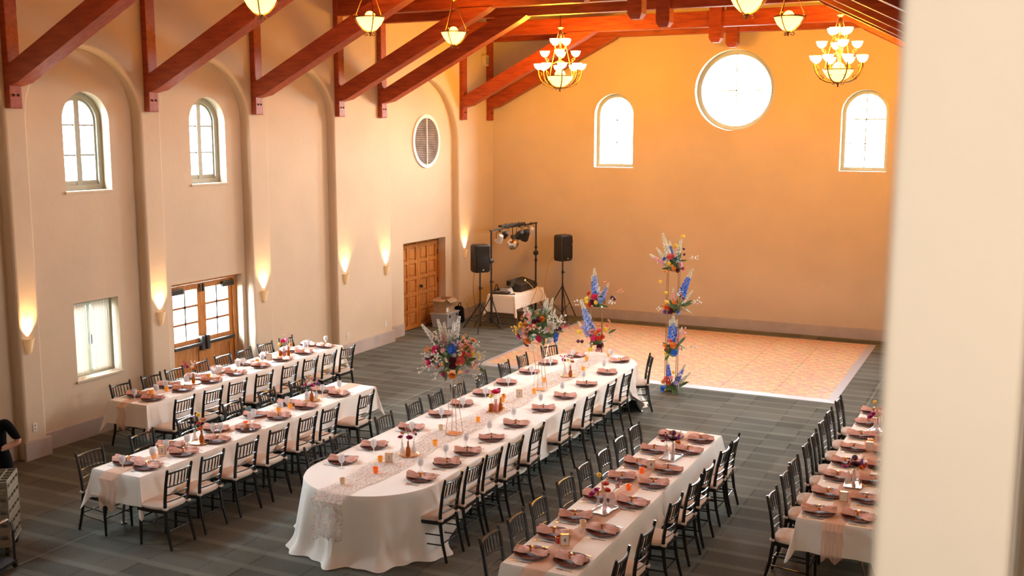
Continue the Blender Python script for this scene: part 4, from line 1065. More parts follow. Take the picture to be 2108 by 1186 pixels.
def big_arrangement(x, y, zp, heroes, a, bh, label, seed):
    """stand on the table + flower mass; heroes: (right, up, kind, colour, size[, tip right, tip up])"""
    rr = random.Random(seed)
    r = thing('flower_arrangement', label, 'flower arrangement', (x, y, ZT + 0.016), 0, 'tall table arrangements')
    zt = zp - (ZT + 0.016)
    MB().bbox(-0.085, 0.085, -0.085, 0.085, 0, 0.006, 0.002).build('base_plate', M_ROSEG, r)
    for (sx, sy) in ((-1, -1), (1, -1), (1, 1), (-1, 1)):
        for (q0, q1) in (((0.08 * sx, 0.08 * sy), (0.035 * sx + 0.0, 0.035 * sy)),):
            MB().tube([(0.082 * sx, 0.082 * sy, 0.004), (0.05 * sx, 0.05 * sy, zt * 0.42), (0.055 * sx, 0.055 * sy, zt * 0.55), (0.10 * sx, 0.10 * sy, zt)], 0.0042, 6).build('wire_leg', M_ROSEG, r)
    MB().prism([(0.12 * cos(2 * pi * i / 20), 0.12 * sin(2 * pi * i / 20)) for i in range(20)], 'z', zt, zt + 0.006).build('top_plate', M_ROSEG, r)
    zc = zt + bh * 0.45
    greens(r, (0, 0, zc), a * 0.78, bh * 0.5, 90, seed)
    def depth(u, w, k=1.0): return sqrt(max(0.02, 1 - (u / (a * 1.05)) ** 2 - ((w - bh * 0.45) / (bh * 0.62)) ** 2)) * a * 0.8 * k
    for h in heroes:
        u, w, kind, c, s = h[:5]
        if kind == 'spike':
            p = RT * u * 0.3 + UP * (zt + bh * 0.3) if False else RT * h[5] + UP * (zt + h[6]); tip = RT * u + UP * (zt + w) + TC * rr.uniform(-0.08, 0.10)
            d = tip - p; flower(r, 'spike', c, p, d, d.length)
        else:
            dp = depth(u, w); p = RT * u + UP * (zt + w) + TC * dp
            flower(r, kind, c, p, (p - Vector((0, 0, zc))) * 1.0 + TC * 0.08 + UP * 0.05, s)
    pal = ['white', 'peach', 'pink', 'cream', 'white', 'coral', 'orange', 'magenta']
    for i in range(34):      # all round, so that the mass is whole from every side
        an = rr.uniform(0, 2 * pi); e = rr.uniform(-0.35, 1.0)
        d = Vector((cos(an) * cos(e), sin(an) * cos(e), sin(e))); p = Vector((d.x * a * 0.85, d.y * a * 0.85, zc + d.z * bh * 0.5))
        kk = rr.choice(('rose', 'ball', 'sprig', 'daisy', 'rose')); front = d.dot(TC) > 0.2
        if front: kk = rr.choice(('sprig', 'daisy', 'sprig', 'ball', 'leaf'))
        flower(r, kk, rr.choice(pal) if not front else rr.choice(('white', 'cream', 'pink', 'peach', 'white')), p, d, {'rose': 0.045, 'ball': 0.018, 'sprig': 0.14, 'daisy': 0.032, 'leaf': 0.13}[kk])
    return r
k1 = 0.00076 * 1.0
def conv(L, cx, cy, k):
    out = []
    for h in L:
        q = [(h[0] - cx) * k, (cy - h[1]) * k, h[2], h[3], h[4]]
        if h[2] == 'spike': q += [(h[5] - cx) * k, (cy - h[6]) * k]
        out.append(q)
    return out
A1 = conv([(255, 630, 'rose', 'hotpink', .055), (150, 885, 'rose', 'hotpink', .055), (190, 775, 'ball', 'burgundy', .035), (105, 800, 'ball', 'burgundy', .03), (195, 815, 'rose', 'burgundy', .035), (280, 560, 'rose', 'white', .035),
           (270, 920, 'rose', 'pink', .03), (525, 1065, 'rose', 'orange', .048), (400, 1045, 'rose', 'magenta', .045), (670, 790, 'rose', 'coral', .055), (690, 680, 'rose', 'red', .045), (690, 600, 'rose', 'peach', .045), (760, 600, 'rose', 'orange', .04),
           (850, 625, 'rose', 'peach', .045), (875, 520, 'rose', 'orange', .038), (960, 765, 'rose', 'yellow', .042), (870, 710, 'rose', 'yellow', .03), (880, 890, 'rose', 'peach', .05), (930, 900, 'rose', 'pink', .03), (710, 930, 'rose', 'white', .03),
           (775, 1000, 'daisy', 'magenta', .035), (540, 780, 'rose', 'burgundy', .045), (545, 880, 'rose', 'burgundy', .045), (350, 860, 'ball', 'orange', .03), (610, 850, 'ball', 'orange', .022), (300, 840, 'daisy', 'blue', .035), (810, 580, 'rose', 'pink', .035), (790, 720, 'rose', 'coral', .04), (960, 960, 'leaf', '', .14),
           (540, 555, 'daisy', 'blue', .045), (505, 600, 'rose', 'blue', .035), (570, 590, 'daisy', 'blue', .045), (530, 640, 'rose', 'blue', .04), (580, 645, 'daisy', 'blue', .04), (545, 690, 'daisy', 'paleblue', .04), (500, 650, 'sprig', 'blue', .14), (590, 560, 'sprig', 'lilac', .14), (340, 720, 'sprig', 'white', .16), (330, 790, 'sprig', 'cream', .16), (110, 970, 'sprig', 'white', .14), (840, 1050, 'sprig', 'white', .14), (300, 1010, 'sprig', 'white', .14), (440, 780, 'sprig', 'cream', .15), (820, 840, 'sprig', 'white', .14), (250, 870, 'sprig', 'white', .14), (430, 980, 'leaf', '', .13), (640, 560, 'sprig', 'pink', .16), (720, 540, 'sprig', 'peach', .16),
           (540, 470, 'spike', 'blue', 0, 540, 860), (500, 520, 'spike', 'blue', 0, 530, 850), (590, 500, 'spike', 'blue', 0, 560, 850), (5, 240, 'spike', 'white', 0, 420, 760), (150, 380, 'spike', 'purple', 0, 380, 760), (265, 170, 'spike', 'white', 0, 450, 760), (375, 225, 'spike', 'white', 0, 440, 760), (650, 85, 'spike', 'white', 0, 500, 760), (550, 200, 'spike', 'white', 0, 490, 760), (640, 250, 'spike', 'purple', 0, 560, 640), (470, 300, 'spike', 'white', 0, 480, 780), (330, 300, 'spike', 'pink', 0, 430, 800)], 540, 1075, k1)
big_arrangement(-6.42, 11.52, 1.585, A1, 0.34, 0.48, 'tall gold-stand bouquet of pink roses around a bright blue delphinium', 3)
k2 = 0.253 / 139
A2 = conv([(880, 240, 'rose', 'yellow', .045), (915, 235, 'rose', 'orange', .04), (910, 270, 'rose', 'peach', .05), (850, 320, 'rose', 'yellow', .038), (870, 345, 'rose', 'magenta', .05), (915, 310, 'rose', 'pink', .055), (940, 375, 'rose', 'orange', .062), (1030, 190, 'rose', 'burgundy', .05), (985, 240, 'rose', 'coral', .05), (990, 205, 'rose', 'burgundy', .04), (1050, 185, 'rose', 'orange', .045), (1040, 340, 'rose', 'hotpink', .065),
           (985, 335, 'ball', 'pink', .03), (1165, 330, 'rose', 'blue', .05), (1165, 365, 'rose', 'blue', .04), (1120, 340, 'rose', 'white', .045), (1110, 375, 'rose', 'white', .04), (1120, 230, 'rose', 'white', .05), (1145, 245, 'rose', 'white', .045), (1105, 265, 'rose', 'peach', .04), (1090, 270, 'rose', 'white', .045), (1130, 285, 'rose', 'white', .04), (1180, 275, 'ball', 'burgundy', .03), (1205, 270, 'ball', 'burgundy', .03), (1020, 300, 'leaf', '', .2), (1070, 320, 'leaf', '', .2), (930, 410, 'rose', 'burgundy', .045), (965, 180, 'sprig', 'pink', .2), (1170, 215, 'sprig', 'white', .22), (1100, 210, 'sprig', 'white', .2), (960, 250, 'daisy', 'coral', .05), (990, 380, 'sprig', 'white', .18), (880, 270, 'sprig', 'yellow', .16), (1010, 260, 'ball', 'orange', .03),
           (1105, 30, 'spike', 'white', 0, 1060, 300), (1150, 30, 'spike', 'cream', 0, 1080, 290), (1085, 60, 'spike', 'purple', 0, 1045, 310), (1060, 140, 'spike', 'lilac', 0, 1050, 330), (905, 125, 'spike', 'paleblue', 0, 1000, 310), (940, 130, 'spike', 'white', 0, 1000, 300), (1120, 100, 'spike', 'white', 0, 1075, 300), (1170, 130, 'spike', 'white', 0, 1100, 320)], 1045, 405, k2)
big_arrangement(-6.41, 14.18, 1.505, A2, 0.36, 0.55, 'tall gold-stand bouquet of white blooms and purple delphinium nearer the dance floor', 9)

def flower_column(x, y, h, tiers, label, seed, clusters):
    rr = random.Random(seed)
    r = thing('flower_column', label, 'flower stand', (x, y, 0 if y < 18.3 else 0), radians(25), 'gold flower columns')
    w = 0.10
    for (sx, sy) in ((-1, -1), (1, -1), (1, 1), (-1, 1)): MB().tube([(w * sx, w * sy, 0), (w * sx, w * sy, h)], 0.007, 6).build('upright_rod', M_BRONZE, r)
    for z in tiers: MB().bbox(-w, w, -w, w, z, z + 0.006, 0.002).build('shelf_plate', M_ROSEG, r)
    A = RZ(-radians(25))
    rt = A.to_3x3() @ RT; tc = A.to_3x3() @ TC
    for z, lst in zip(tiers, clusters):
        greens(r, (0, 0, z + 0.08), 0.14, 0.13, 30, int(z * 100) + seed)
        for h_ in lst:
            u, v, kind, c, s = h_[:5]
            if kind == 'spike':
                p = rt * (u * 0.15) + UP * (z + 0.04); tip = rt * u + UP * (z + v) + tc * rr.uniform(-0.05, 0.08); d = tip - p
                flower(r, 'spike', c, p, d, d.length)
            else:
                p = rt * u + UP * (z + v) + tc * max(0.02, 0.14 - abs(u) * 0.4); flower(r, kind, c, p, rt * u * 2 + UP * (v - 0.02) + tc * 0.25, s)
        for i in range(7):      # far side
            an = rr.uniform(-1.3, 1.3); d = -tc * cos(an) + rt * sin(an) + UP * rr.uniform(-0.2, 0.7)
            kk = rr.choice(('rose', 'sprig', 'ball', 'daisy')); flower(r, kk, rr.choice(('orange', 'pink', 'white', 'yellow', 'blue', 'coral')), Vector((0, 0, z + 0.09)) + d.normalized() * 0.14, d, {'rose': .04, 'sprig': .16, 'ball': .022, 'daisy': .035}[kk])
S = 'spike'
flower_column(-5.53, 17.98, 2.25, (0.0, 0.70, 1.45, 2.20), 'tallest gold flower column with four tiers beside the dance floor edge', 4, [
    [(-.16, .06, 'rose', 'blue', .05), (-.13, .10, 'ball', 'blue', .03), (-.10, .25, 'rose', 'coral', .05), (-.15, .19, 'rose', 'orange', .04), (-.06, .18, 'rose', 'red', .04), (-.02, .28, 'rose', 'pink', .035), (.06, .17, 'rose', 'lilac', .05), (.02, .38, 'ball', 'yellow', .03), (.14, .10, 'leaf', '', .2), (.0, .07, 'leaf', '', .16), (-.08, .62, S, 'blue', 0), (.26, .50, S, 'blue', 0), (.35, .35, S, 'cream', 0), (.1, .3, 'sprig', 'white', .16), (.12, .26, 'daisy', 'burgundy', .04)],
    [(.0, .17, 'rose', 'orange', .06), (-.11, .08, 'rose', 'red', .04), (-.13, .16, 'rose', 'orange', .035), (.02, .03, 'rose', 'blue', .06), (.06, .05, 'rose', 'paleblue', .05), (-.06, .0, 'leaf', '', .16), (-.05, .25, 'rose', 'coral', .04), (.12, .34, 'sprig', 'pink', .2), (.08, .62, S, 'blue', 0), (.02, .70, S, 'paleblue', 0), (-.04, .62, S, 'blue', 0), (.17, .5, S, 'pink', 0), (.16, .10, 'daisy', 'burgundy', .04), (.30, .12, 'sprig', 'white', .15), (-.12, .02, 'ball', 'yellow', .03), (.12, .18, 'leaf', '', .18)],
    [(-.15, .10, 'rose', 'orange', .045), (-.10, .08, 'rose', 'red', .045), (-.12, .20, 'ball', 'yellow', .035), (-.14, .36, 'ball', 'yellow', .032), (-.24, .56, 'ball', 'yellow', .03), (.0, .20, 'rose', 'orange', .04), (-.06, .04, 'rose', 'burgundy', .055), (.08, .02, 'rose', 'paleblue', .05), (-.15, .02, 'rose', 'purple', .04), (.14, .32, 'rose', 'peach', .04), (.18, .26, 'rose', 'coral', .04), (.12, .14, 'leaf', '', .22), (.20, .12, 'leaf', '', .2), (.33, .80, S, 'blue', 0), (.0, .45, S, 'pink', 0), (.30, .18, 'sprig', 'white', .2), (.36, .40, S, 'cream', 0), (.06, .3, 'sprig', 'white', .15)],
    [(-.08, .26, 'rose', 'coral', .065), (.10, .12, 'rose', 'pink', .055), (-.10, .14, 'ball', 'yellow', .038), (-.05, .10, 'ball', 'orange', .03), (.0, .46, 'ball', 'yellow', .04), (.14, .62, 'ball', 'yellow', .035), (.16, .40, 'ball', 'burgundy', .025), (.17, .30, 'ball', 'burgundy', .025), (-.02, .05, 'rose', 'orange', .04), (.15, .05, 'rose', 'magenta', .035), (-.14, .0, 'ball', 'orange', .03), (.05, .02, 'rose', 'burgundy', .04), (-.18, .22, 'rose', 'blue', .035), (-.22, .68, S, 'cream', 0), (-.08, .55, S, 'blue', 0), (.10, .50, S, 'blue', 0), (.12, .62, S, 'cream', 0), (-.32, .42, S, 'cream', 0), (-.44, .30, S, 'pink', 0), (.26, .22, 'sprig', 'white', .16), (.08, .2, 'leaf', '', .15)]])
flower_column(-7.01, 18.05, 1.44, (0.03, 0.72, 1.43), 'shorter gold flower column with three tiers at the dance-floor end of the table', 8, [
    [(-.05, .1, 'rose', 'coral', .05), (.06, .12, 'rose', 'orange', .05), (0, .2, 'leaf', '', .2), (.1, .3, S, 'blue', 0)],
    [(-.06, .14, 'rose', 'hotpink', .06), (-.10, .26, 'rose', 'pink', .06), (.03, .14, 'rose', 'red', .05), (.10, .16, 'rose', 'red', .045), (-.02, .24, 'rose', 'orange', .05), (.04, .28, 'rose', 'coral', .05), (.16, .30, 'ball', 'yellow', .045), (-.32, .24, 'ball', 'yellow', .045), (-.12, -.08, 'ball', 'yellow', .045), (-.34, .06, 'ball', 'burgundy', .035), (-.27, .06, 'ball', 'burgundy', .035), (.04, -.02, 'rose', 'burgundy', .055), (.10, .02, 'ball', 'burgundy', .03), (.02, -.08, 'rose', 'pink', .05), (.22, .22, 'leaf', '', .16), (.22, .45, 'rose', 'peach', .035), (.18, .36, 'rose', 'coral', .035), (-.30, .86, S, 'paleblue', 0), (-.14, .58, S, 'blue', 0), (-.36, .45, S, 'lilac', 0), (.02, .38, 'rose', 'peach', .04), (-.1, .0, 'sprig', 'white', .14)],
    [(-.06, .20, 'rose', 'hotpink', .06), (-.14, .05, 'rose', 'red', .05), (-.16, .26, 'rose', 'red', .04), (-.20, .16, 'ball', 'yellow', .04), (-.20, .10, 'ball', 'yellow', .035), (-.03, .10, 'ball', 'yellow', .04), (-.10, .10, 'rose', 'burgundy', .05), (.05, .13, 'rose', 'paleblue', .06), (.08, .05, 'leaf', '', .14), (.28, .18, 'ball', 'burgundy', .04), (.32, .15, 'ball', 'burgundy', .035), (-.06, .74, S, 'paleblue', 0), (-.10, .60, S, 'blue', 0), (.22, .46, S, 'paleblue', 0), (.16, .36, S, 'blue', 0), (.15, .46, 'rose', 'peach', .035), (.0, .30, 'sprig', 'white', .18), (-.24, .08, 'sprig', 'white', .18), (.16, .1, 'sprig', 'white', .18), (.34, .28, 'sprig', 'peach', .14)]])

# ================================================================== TABLE DECOR
BOT = {'flask': [(0.0, 0), (0.038, 0), (0.04, 0.01), (0.036, 0.05), (0.016, 0.10), (0.013, 0.15), (0.016, 0.155)], 'bottle': [(0.0, 0), (0.028, 0), (0.03, 0.008), (0.029, 0.075), (0.012, 0.11), (0.011, 0.16), (0.014, 0.165)],
       'bud': [(0.0, 0), (0.02, 0), (0.026, 0.03), (0.012, 0.08), (0.010, 0.13), (0.014, 0.14)], 'cup': [(0.0, 0), (0.03, 0), (0.034, 0.01), (0.036, 0.09), (0.036, 0.095)]}
BM = {}
def bottle_me(k, m):
    if (k, m.name) not in BM:
        pr = BOT[k]; BM[(k, m.name)] = MB().lathe(pr + [(r_ * 0.9, z) for r_, z in reversed(pr[2:])] + [(0.0, 0.006)], 12).mesh('vase_glass', m, True)
    return BM[(k, m.name)]
GL = {'clear': M_VGLASS, 'amber': M_AMBERG, 'pink': M_PINKG}
def vase(x, y, kind, g, label, flowers, seed):
    rr = random.Random(seed)
    r = thing('bud_vase', label, 'vase', (x, y, ZT + 0.0185), 0, 'bud vases on trays')
    put('vase_glass', bottle_me(kind, GL[g]), r)
    h = BOT[kind][-1][1]
    for (k, c, dx, dy, dz, s) in flowers:
        p = Vector((dx, dy, h + dz)); o = flower(r, k, c, p, (dx + .01, dy - 0.03, 0.10), s)
        MB().tube([(0, 0, 0.03), (0, 0, h), tuple(p)], 0.0022, 4).build('stem', M_STEM, r)
def tray(x, y, t, rnd, silver, label, ang=0.0):
    r = thing('tray', label, 'tray', (x, y, ZT + 0.010), ang, 'vase trays')
    m = M_SILVER if silver else M_GOLD
    if rnd: MB().lathe([(0.0, 0.0), (0.12, 0.0), (0.13, 0.012), (0.125, 0.012), (0.118, 0.004), (0.0, 0.004)], 28).build('tray_plate', m, r, True)
    else:
        MB().bbox(-0.09, 0.09, -0.15, 0.15, 0, 0.004, 0.001, seg=1).build('tray_plate', m, r)
        for (a, b, c, d) in ((-0.092, -0.086, -0.152, 0.152), (0.086, 0.092, -0.152, 0.152), (-0.092, 0.092, -0.152, -0.146), (-0.092, 0.092, 0.146, 0.152)): MB().box(a, b, c, d, 0.0, 0.016).build('tray_rim', m, r)
def vset(t, idx, x, y, vs):
    for q, (dx, dy, kind, g, desc, fl) in enumerate(vs): vase(x + dx, y + dy, kind, g, desc, fl, t * 31 + idx * 7 + q)
def tl(t, s): return s + ' on the ' + TN[t]
TRAYS = [(3, -6.48, 10.50, True, False, 'front'), (3, -6.46, 12.79, False, False, 'middle'), (3, -6.38, 15.20, True, False, 'dance-floor-end'), (4, -3.68, 9.77, False, True, 'front'), (4, -3.60, 11.80, False, True, 'dance-floor-end'), (5, -1.50, 11.75, False, True, 'front'), (5, -1.52, 14.14, False, True, 'dance-floor-end'), (2, -9.10, 9.78, True, False, 'front'), (2, -9.12, 12.14, True, False, 'dance-floor-end'), (1, -11.42, 12.16, True, False, 'front'), (1, -11.38, 14.39, True, False, 'dance-floor-end')]
VS = {0: [(-.06, -.05, 'flask', 'clear', [('rose', 'magenta', -.02, .0, .06, .035), ('rose', 'peach', .02, -.02, .12, .025)]), (0.01, -.03, 'bottle', 'amber', [('rose', 'magenta', .02, 0, .05, .04), ('sprig', 'white', -.01, .02, .06, .10), ('rose', 'coral', .0, .02, .14, .026)]), (.06, .02, 'bottle', 'clear', [('ball', 'purple', .03, 0, .09, .018), ('sprig', 'pink', .0, 0, .06, .10)])],
      1: [(-.04, -.06, 'cup', 'amber', [('ball', 'yellow', 0, -.01, .12, .03)]), (.02, -.03, 'bottle', 'pink', [('rose', 'hotpink', 0, 0, .10, .062)]), (.05, .05, 'bottle', 'amber', [('ball', 'orange', .05, 0, .04, .032), ('rose', 'magenta', -.03, 0, .12, .035)]), (-.05, .06, 'bud', 'clear', [('daisy', 'pink', .0, .0, .22, .03), ('sprig', 'pink', -.02, 0, .05, .08)])],
      2: [(-.04, -.04, 'flask', 'clear', [('sprig', 'magenta', -.02, 0, .05, .14), ('ball', 'burgundy', .0, 0, .10, .022)]), (.05, -.02, 'bottle', 'amber', [('rose', 'orange', .03, 0, .07, .032), ('sprig', 'white', 0, 0, .05, .14)]), (.0, .05, 'bud', 'clear', [('rose', 'peach', .04, 0, .14, .03), ('ball', 'yellow', -.03, 0, .10, .022)])],
      3: [(-.03, -.10, 'flask', 'clear', [('rose', 'magenta', -.06, -.01, .03, .045), ('rose', 'magenta', -.03, .02, .07, .04)]), (.02, -.03, 'bottle', 'clear', [('ball', 'yellow', -.08, .02, .20, .026), ('rose', 'coral', .0, 0, .12, .036)]), (-.02, .05, 'bud', 'pink', [('spike', 'peach', -.01, 0, -.02, .2), ('rose', 'red', .03, 0, .05, .035)]), (.05, .08, 'bottle', 'clear', [('sprig', 'pink', .04, 0, .04, .13), ('ball', 'burgundy', .05, .02, .07, .022)])],
      4: [(-.04, -.08, 'flask', 'clear', [('rose', 'magenta', -.04, 0, .05, .03), ('sprig', 'burgundy', 0, 0, .05, .13)]), (.02, -.02, 'bottle', 'clear', [('rose', 'burgundy', 0, 0, .06, .05), ('rose', 'orange', .06, 0, .03, .035)]), (.0, .06, 'bud', 'amber', [('ball', 'burgundy', .0, 0, .14, .035), ('spike', 'purple', .03, 0, .0, .22), ('rose', 'orange', -.04, 0, .06, .03)])]}
DESC = ['first', 'second', 'third', 'fourth']
for i, (t, x, y, rnd, sil, pos) in enumerate(TRAYS):
    tray(x, y, t, rnd, sil, '%s %s tray at the %s of the %s' % ('round' if rnd else 'rectangular', 'silver' if sil else 'gold', pos, TN[t]), R.uniform(-0.2, 0.2))
    base = VS[i if i < 5 else {5: 4, 6: 3, 7: 2, 8: 0, 9: 2, 10: 1}[i]]
    for q, (dx, dy, kind, g, fl) in enumerate(base):
        if t == 2 and pos == 'front' and q == 0: fl = [('daisy', 'purple', -.02, .02, .16, .032), ('ball', 'yellow', .05, .02, .20, .028)]; 
        if t == 2 and pos == 'front' and q == 1: fl = [('rose', 'orange', .0, -.02, .02, .034), ('rose', 'hotpink', -.03, 0, .08, .035)]
        kd = {'flask': 'flask', 'bottle': 'bottle', 'bud': 'narrow bud', 'cup': 'straight'}[kind]
        vase(x + dx, y + dy, kind, g, '%s %s vase, %s from dance floor, %s tray, %s' % (g, kd, ORD[len(base) - 1 - q], pos, TN[t]), fl, i * 10 + q)
VOT = MB().lathe([(0.0, 0), (0.026, 0), (0.028, 0.004), (0.033, 0.065), (0.0305, 0.065), (0.026, 0.008), (0.0, 0.008)], 12)
VM = {c: VOT.mesh('votive_glass', m, True) for c, m in (('amber', mat('amber_votive', (0.85, 0.33, 0.04), 0.25, emit=(1.0, 0.32, 0.02), estr=0.22)), ('orange', mat('orange_votive', (0.85, 0.14, 0.02), 0.25, emit=(1.0, 0.12, 0.0), estr=0.3)), ('red', mat('red_votive', (0.35, 0.03, 0.02), 0.25)), ('frosted', mat('frosted_votive', (0.85, 0.62, 0.38), 0.35)))}
CAN = MB().lathe([(0.0, 0.009), (0.022, 0.009), (0.024, 0.045), (0.0, 0.048)], 10).mesh('candle', mat('candle_wax', (0.85, 0.6, 0.35), 0.5), True)
def votives(t, lst):
    lst = sorted(lst, key=lambda q: -q[1])
    for i, (x, y, c) in enumerate(lst):
        r = thing('votive_candle', '%s glass votive candle, %s from dance floor on %s' % (c, ORD[i], TN[t]), 'candle', (x, y, ZT + 0.0185), 0, 'glass votives')
        put('votive_glass', VM[c], r); put('candle', CAN, r)
votives(3, [(-6.45, 9.73, 'orange'), (-6.63, 10.1, 'amber'), (-6.57, 9.25, 'frosted'), (-6.38, 10.96, 'amber'), (-6.40, 12.14, 'amber'), (-6.66, 11.59, 'frosted'), (-6.38, 13.90, 'amber'), (-6.54, 14.63, 'amber'), (-6.58, 13.25, 'amber'), (-6.54, 16.39, 'amber'), (-6.29, 15.62, 'amber'), (-6.33, 16.90, 'amber')])
votives(4, [(-3.72, 11.06, 'orange'), (-3.66, 10.45, 'orange'), (-3.70, 9.23, 'frosted'), (-3.75, 8.74, 'red')])
votives(5, [(-1.47, 12.40, 'red'), (-1.44, 13.60, 'red'), (-1.53, 13.42, 'amber')])
votives(2, [(-9.12, 9.33, 'red'), (-9.12, 9.02, 'amber'), (-9.05, 10.59, 'orange'), (-9.12, 11.37, 'amber'), (-9.10, 11.60, 'amber')])
votives(1, [(-11.43, 11.33, 'amber'), (-11.38, 11.58, 'amber'), (-11.42, 12.54, 'amber'), (-11.43, 13.72, 'amber')])
def digit_mesh(ch):
    cu = D.curves.new('numeral', 'FONT'); cu.body = ch; cu.size = 0.062; cu.align_x = 'CENTER'; cu.extrude = 0.0004
    o = D.objects.new('tmp', cu); COL.objects.link(o); bpy.context.view_layer.update()
    me = D.meshes.new_from_object(o.evaluated_get(bpy.context.evaluated_depsgraph_get())); D.objects.remove(o)
    me.materials.clear(); me.materials.append(M_INK); return me
def number_card(x, y, t, rz, ch, label):
    r = thing('number_frame', label, 'table number', (x, y, ZT + 0.0185), rz, 'gold table numbers')
    w, h = 0.045, 0.115
    for a, b, c, d in ((-w, -w + 0.008, 0, h), (w - 0.008, w, 0, h), (-w, w, 0, 0.008), (-w, w, h - 0.008, h)): MB().box(a, b, -0.012, 0.012, c, d).build('frame_bar', M_GOLD, r)
    MB().box(-w + 0.006, w - 0.006, -0.003, 0.003, 0.006, h - 0.006).build('card', M_PAPER, r)
    if ch:
        me = digit_mesh(ch)
        put('numeral', me, r, mtx=T((0, -0.0038, 0.035)) @ RX(pi / 2))
    return r
number_card(-6.52, 10.12, 3, radians(28), '1', 'gold-framed number card near the front of the round-ended table')
number_card(-6.48, 13.60, 3, radians(20), '1', 'gold-framed number card past the middle of the round-ended table')
number_card(-9.13, 9.17, 2, radians(22), '2', 'gold-framed card numbered 2 on the second table from door wall')
number_card(-3.67, 8.70, 4, radians(30), '4', 'gold-framed number card at the front of the fourth table from door wall')
number_card(-3.67, 11.24, 4, radians(20), '4', 'gold-framed number card beyond the middle of the fourth table from door wall')
number_card(-1.50, 11.09, 5, radians(12), '', 'gold-framed card at the front of the table by pale column')
number_card(-1.50, 13.10, 5, radians(12), '', 'gold-framed card past the middle of the table by pale column')
number_card(-11.50, 12.86, 1, radians(30), '', 'gold-framed card near the middle of the table nearest door wall')
number_card(-11.38, 13.98, 1, radians(30), '', 'gold-framed card nearer the dance floor on the table nearest door wall')

# ================================================================== DJ CORNER
def tripod(r, h, spread, hub, m=M_BLKPL, rp=0.018, ang=0.4):
    MB().tube([(0, 0, 0.10), (0, 0, hub + 0.12)], rp * 1.25, 10).build('lower_pole', m, r, True)
    MB().tube([(0, 0, hub + 0.08), (0, 0, h)], rp, 10).build('upper_pole', m, r, True)
    MB().lathe([(0.03, hub - 0.03), (0.042, hub - 0.02), (0.042, hub + 0.03), (0.03, hub + 0.04)], 10).build('hub', m, r, True)
    MB().lathe([(0.024, hub + 0.36), (0.032, hub + 0.37), (0.032, hub + 0.43), (0.024, hub + 0.44)], 10).tube([(0.03, 0, hub + 0.40), (0.07, 0, hub + 0.40)], 0.012, 6).build('clamp_collar', m, r, True)
    for k in range(3):
        a = RZ(ang + k * 2 * pi / 3)
        MB().tube([(0.03, 0, hub), (spread, 0, 0.012)], 0.014, 6, mtx=a).build('leg', m, r)
        MB().tube([(0.02, 0, 0.16), (spread * 0.52, 0, hub * 0.48)], 0.009, 6, mtx=a).build('strut', m, r)
def speaker(r, z):
    def pr(w, d, h, b): return [(-w / 2 + b, -d / 2), (w / 2 - b, -d / 2), (w / 2, -d / 2 + b), (w / 2 - 0.04, d / 2), (-w / 2 + 0.04, d / 2), (-w / 2, -d / 2 + b)]
    MB().bbox(-0.20, 0.20, -0.17, 0.15, z, z + 0.66, 0.06, seg=3).build('cabinet', M_BLKPL, r, True)
    MB().bbox(-0.165, 0.165, -0.186, -0.15, z + 0.05, z + 0.41, 0.03).build('woofer_grille', M_GRILL, r, True)
    MB().prism([(-0.15, z + 0.43), (0.15, z + 0.43), (0.165, z + 0.47), (0.15, z + 0.62), (-0.15, z + 0.62), (-0.165, z + 0.47)], 'y', -0.184, -0.15).build('horn_mouth', M_GRILL, r)
    MB().bbox(-0.015, 0.015, -0.19, -0.186, z + 0.06, z + 0.085, 0.002).build('badge', M_TAG, r)
    for s in (-1, 1): MB().bbox(s * 0.20 - 0.012, s * 0.20 + 0.012, -0.05, 0.05, z + 0.28, z + 0.33, 0.005).build('side_handle', M_BLKPL, r)
r = thing('speaker_stand', 'black tripod stand under the loudspeaker nearest the panelled doors', 'speaker stand', (-11.35, 21.66, 0)); tripod(r, 1.40, 0.50, 0.62, ang=-1.2)
r = thing('loudspeaker', 'black loudspeaker on the stand nearest the panelled doors', 'loudspeaker', (-11.35, 21.66, 0), radians(52)); speaker(r, 1.395)
r = thing('speaker_stand', 'black tripod stand under the loudspeaker against the back wall', 'speaker stand', (-10.27, 24.05, 0)); tripod(r, 1.47, 0.48, 0.78, ang=-0.9)
r = thing('loudspeaker', 'black loudspeaker on the stand against the back wall', 'loudspeaker', (-10.27, 24.05, 0), radians(68)); speaker(r, 1.465)
# DJ table with cloth
DJX0, DJX1, DJY0, DJY1 = -11.52, -10.80, 22.38, 24.05
folding_table((DJX0 + DJX1) / 2, (DJY0 + DJY1) / 2, DJY1 - DJY0, DJX1 - DJX0 - 0.01, 'folding table under the white cloth and DJ equipment', 'folding banquet tables')
tag(skirt(rect_per(DJX0, DJX1, DJY0, DJY1, 0.32, 0.42, 0.3), ZT, M_CLOTH, True, 0.012, 12, 'tablecloth', seed=77), 'white cloth over the DJ table in the back corner', 'tablecloth', 'ivory tablecloths')
zt = ZT + 0.004
r = thing('equipment_case', 'black slanted DJ mixer case on the white-clothed corner table', 'mixer', (-11.12, 23.42, zt), 0)
MB().prism([(-0.20, 0), (0.20, 0), (0.20, 0.16), (-0.16, 0.26), (-0.20, 0.26)], 'y', -0.42, 0.45).build('case_body', M_BLKPL, r)
for i in range(4):
    for j in range(3): MB().tube([(0.202, -0.33 + i * 0.19, 0.045 + j * 0.035), (0.212, -0.33 + i * 0.19, 0.045 + j * 0.035)], 0.012, 8).build('socket', M_STEEL, r)
MB().tube([(-0.18, -0.1, 0.25), (-0.18, -0.1, 0.33), (-0.18, 0.4, 0.33), (-0.18, 0.4, 0.25)], 0.006, 6).build('handle', M_GOLD, r)
MB().ball((0.12, -0.02, 0.245), 0.018).build('gooseneck_lamp', M_LED, r)
r = thing('laptop', 'open dark laptop on the DJ table', 'laptop', (-11.22, 22.82, zt + 0.13), radians(8))
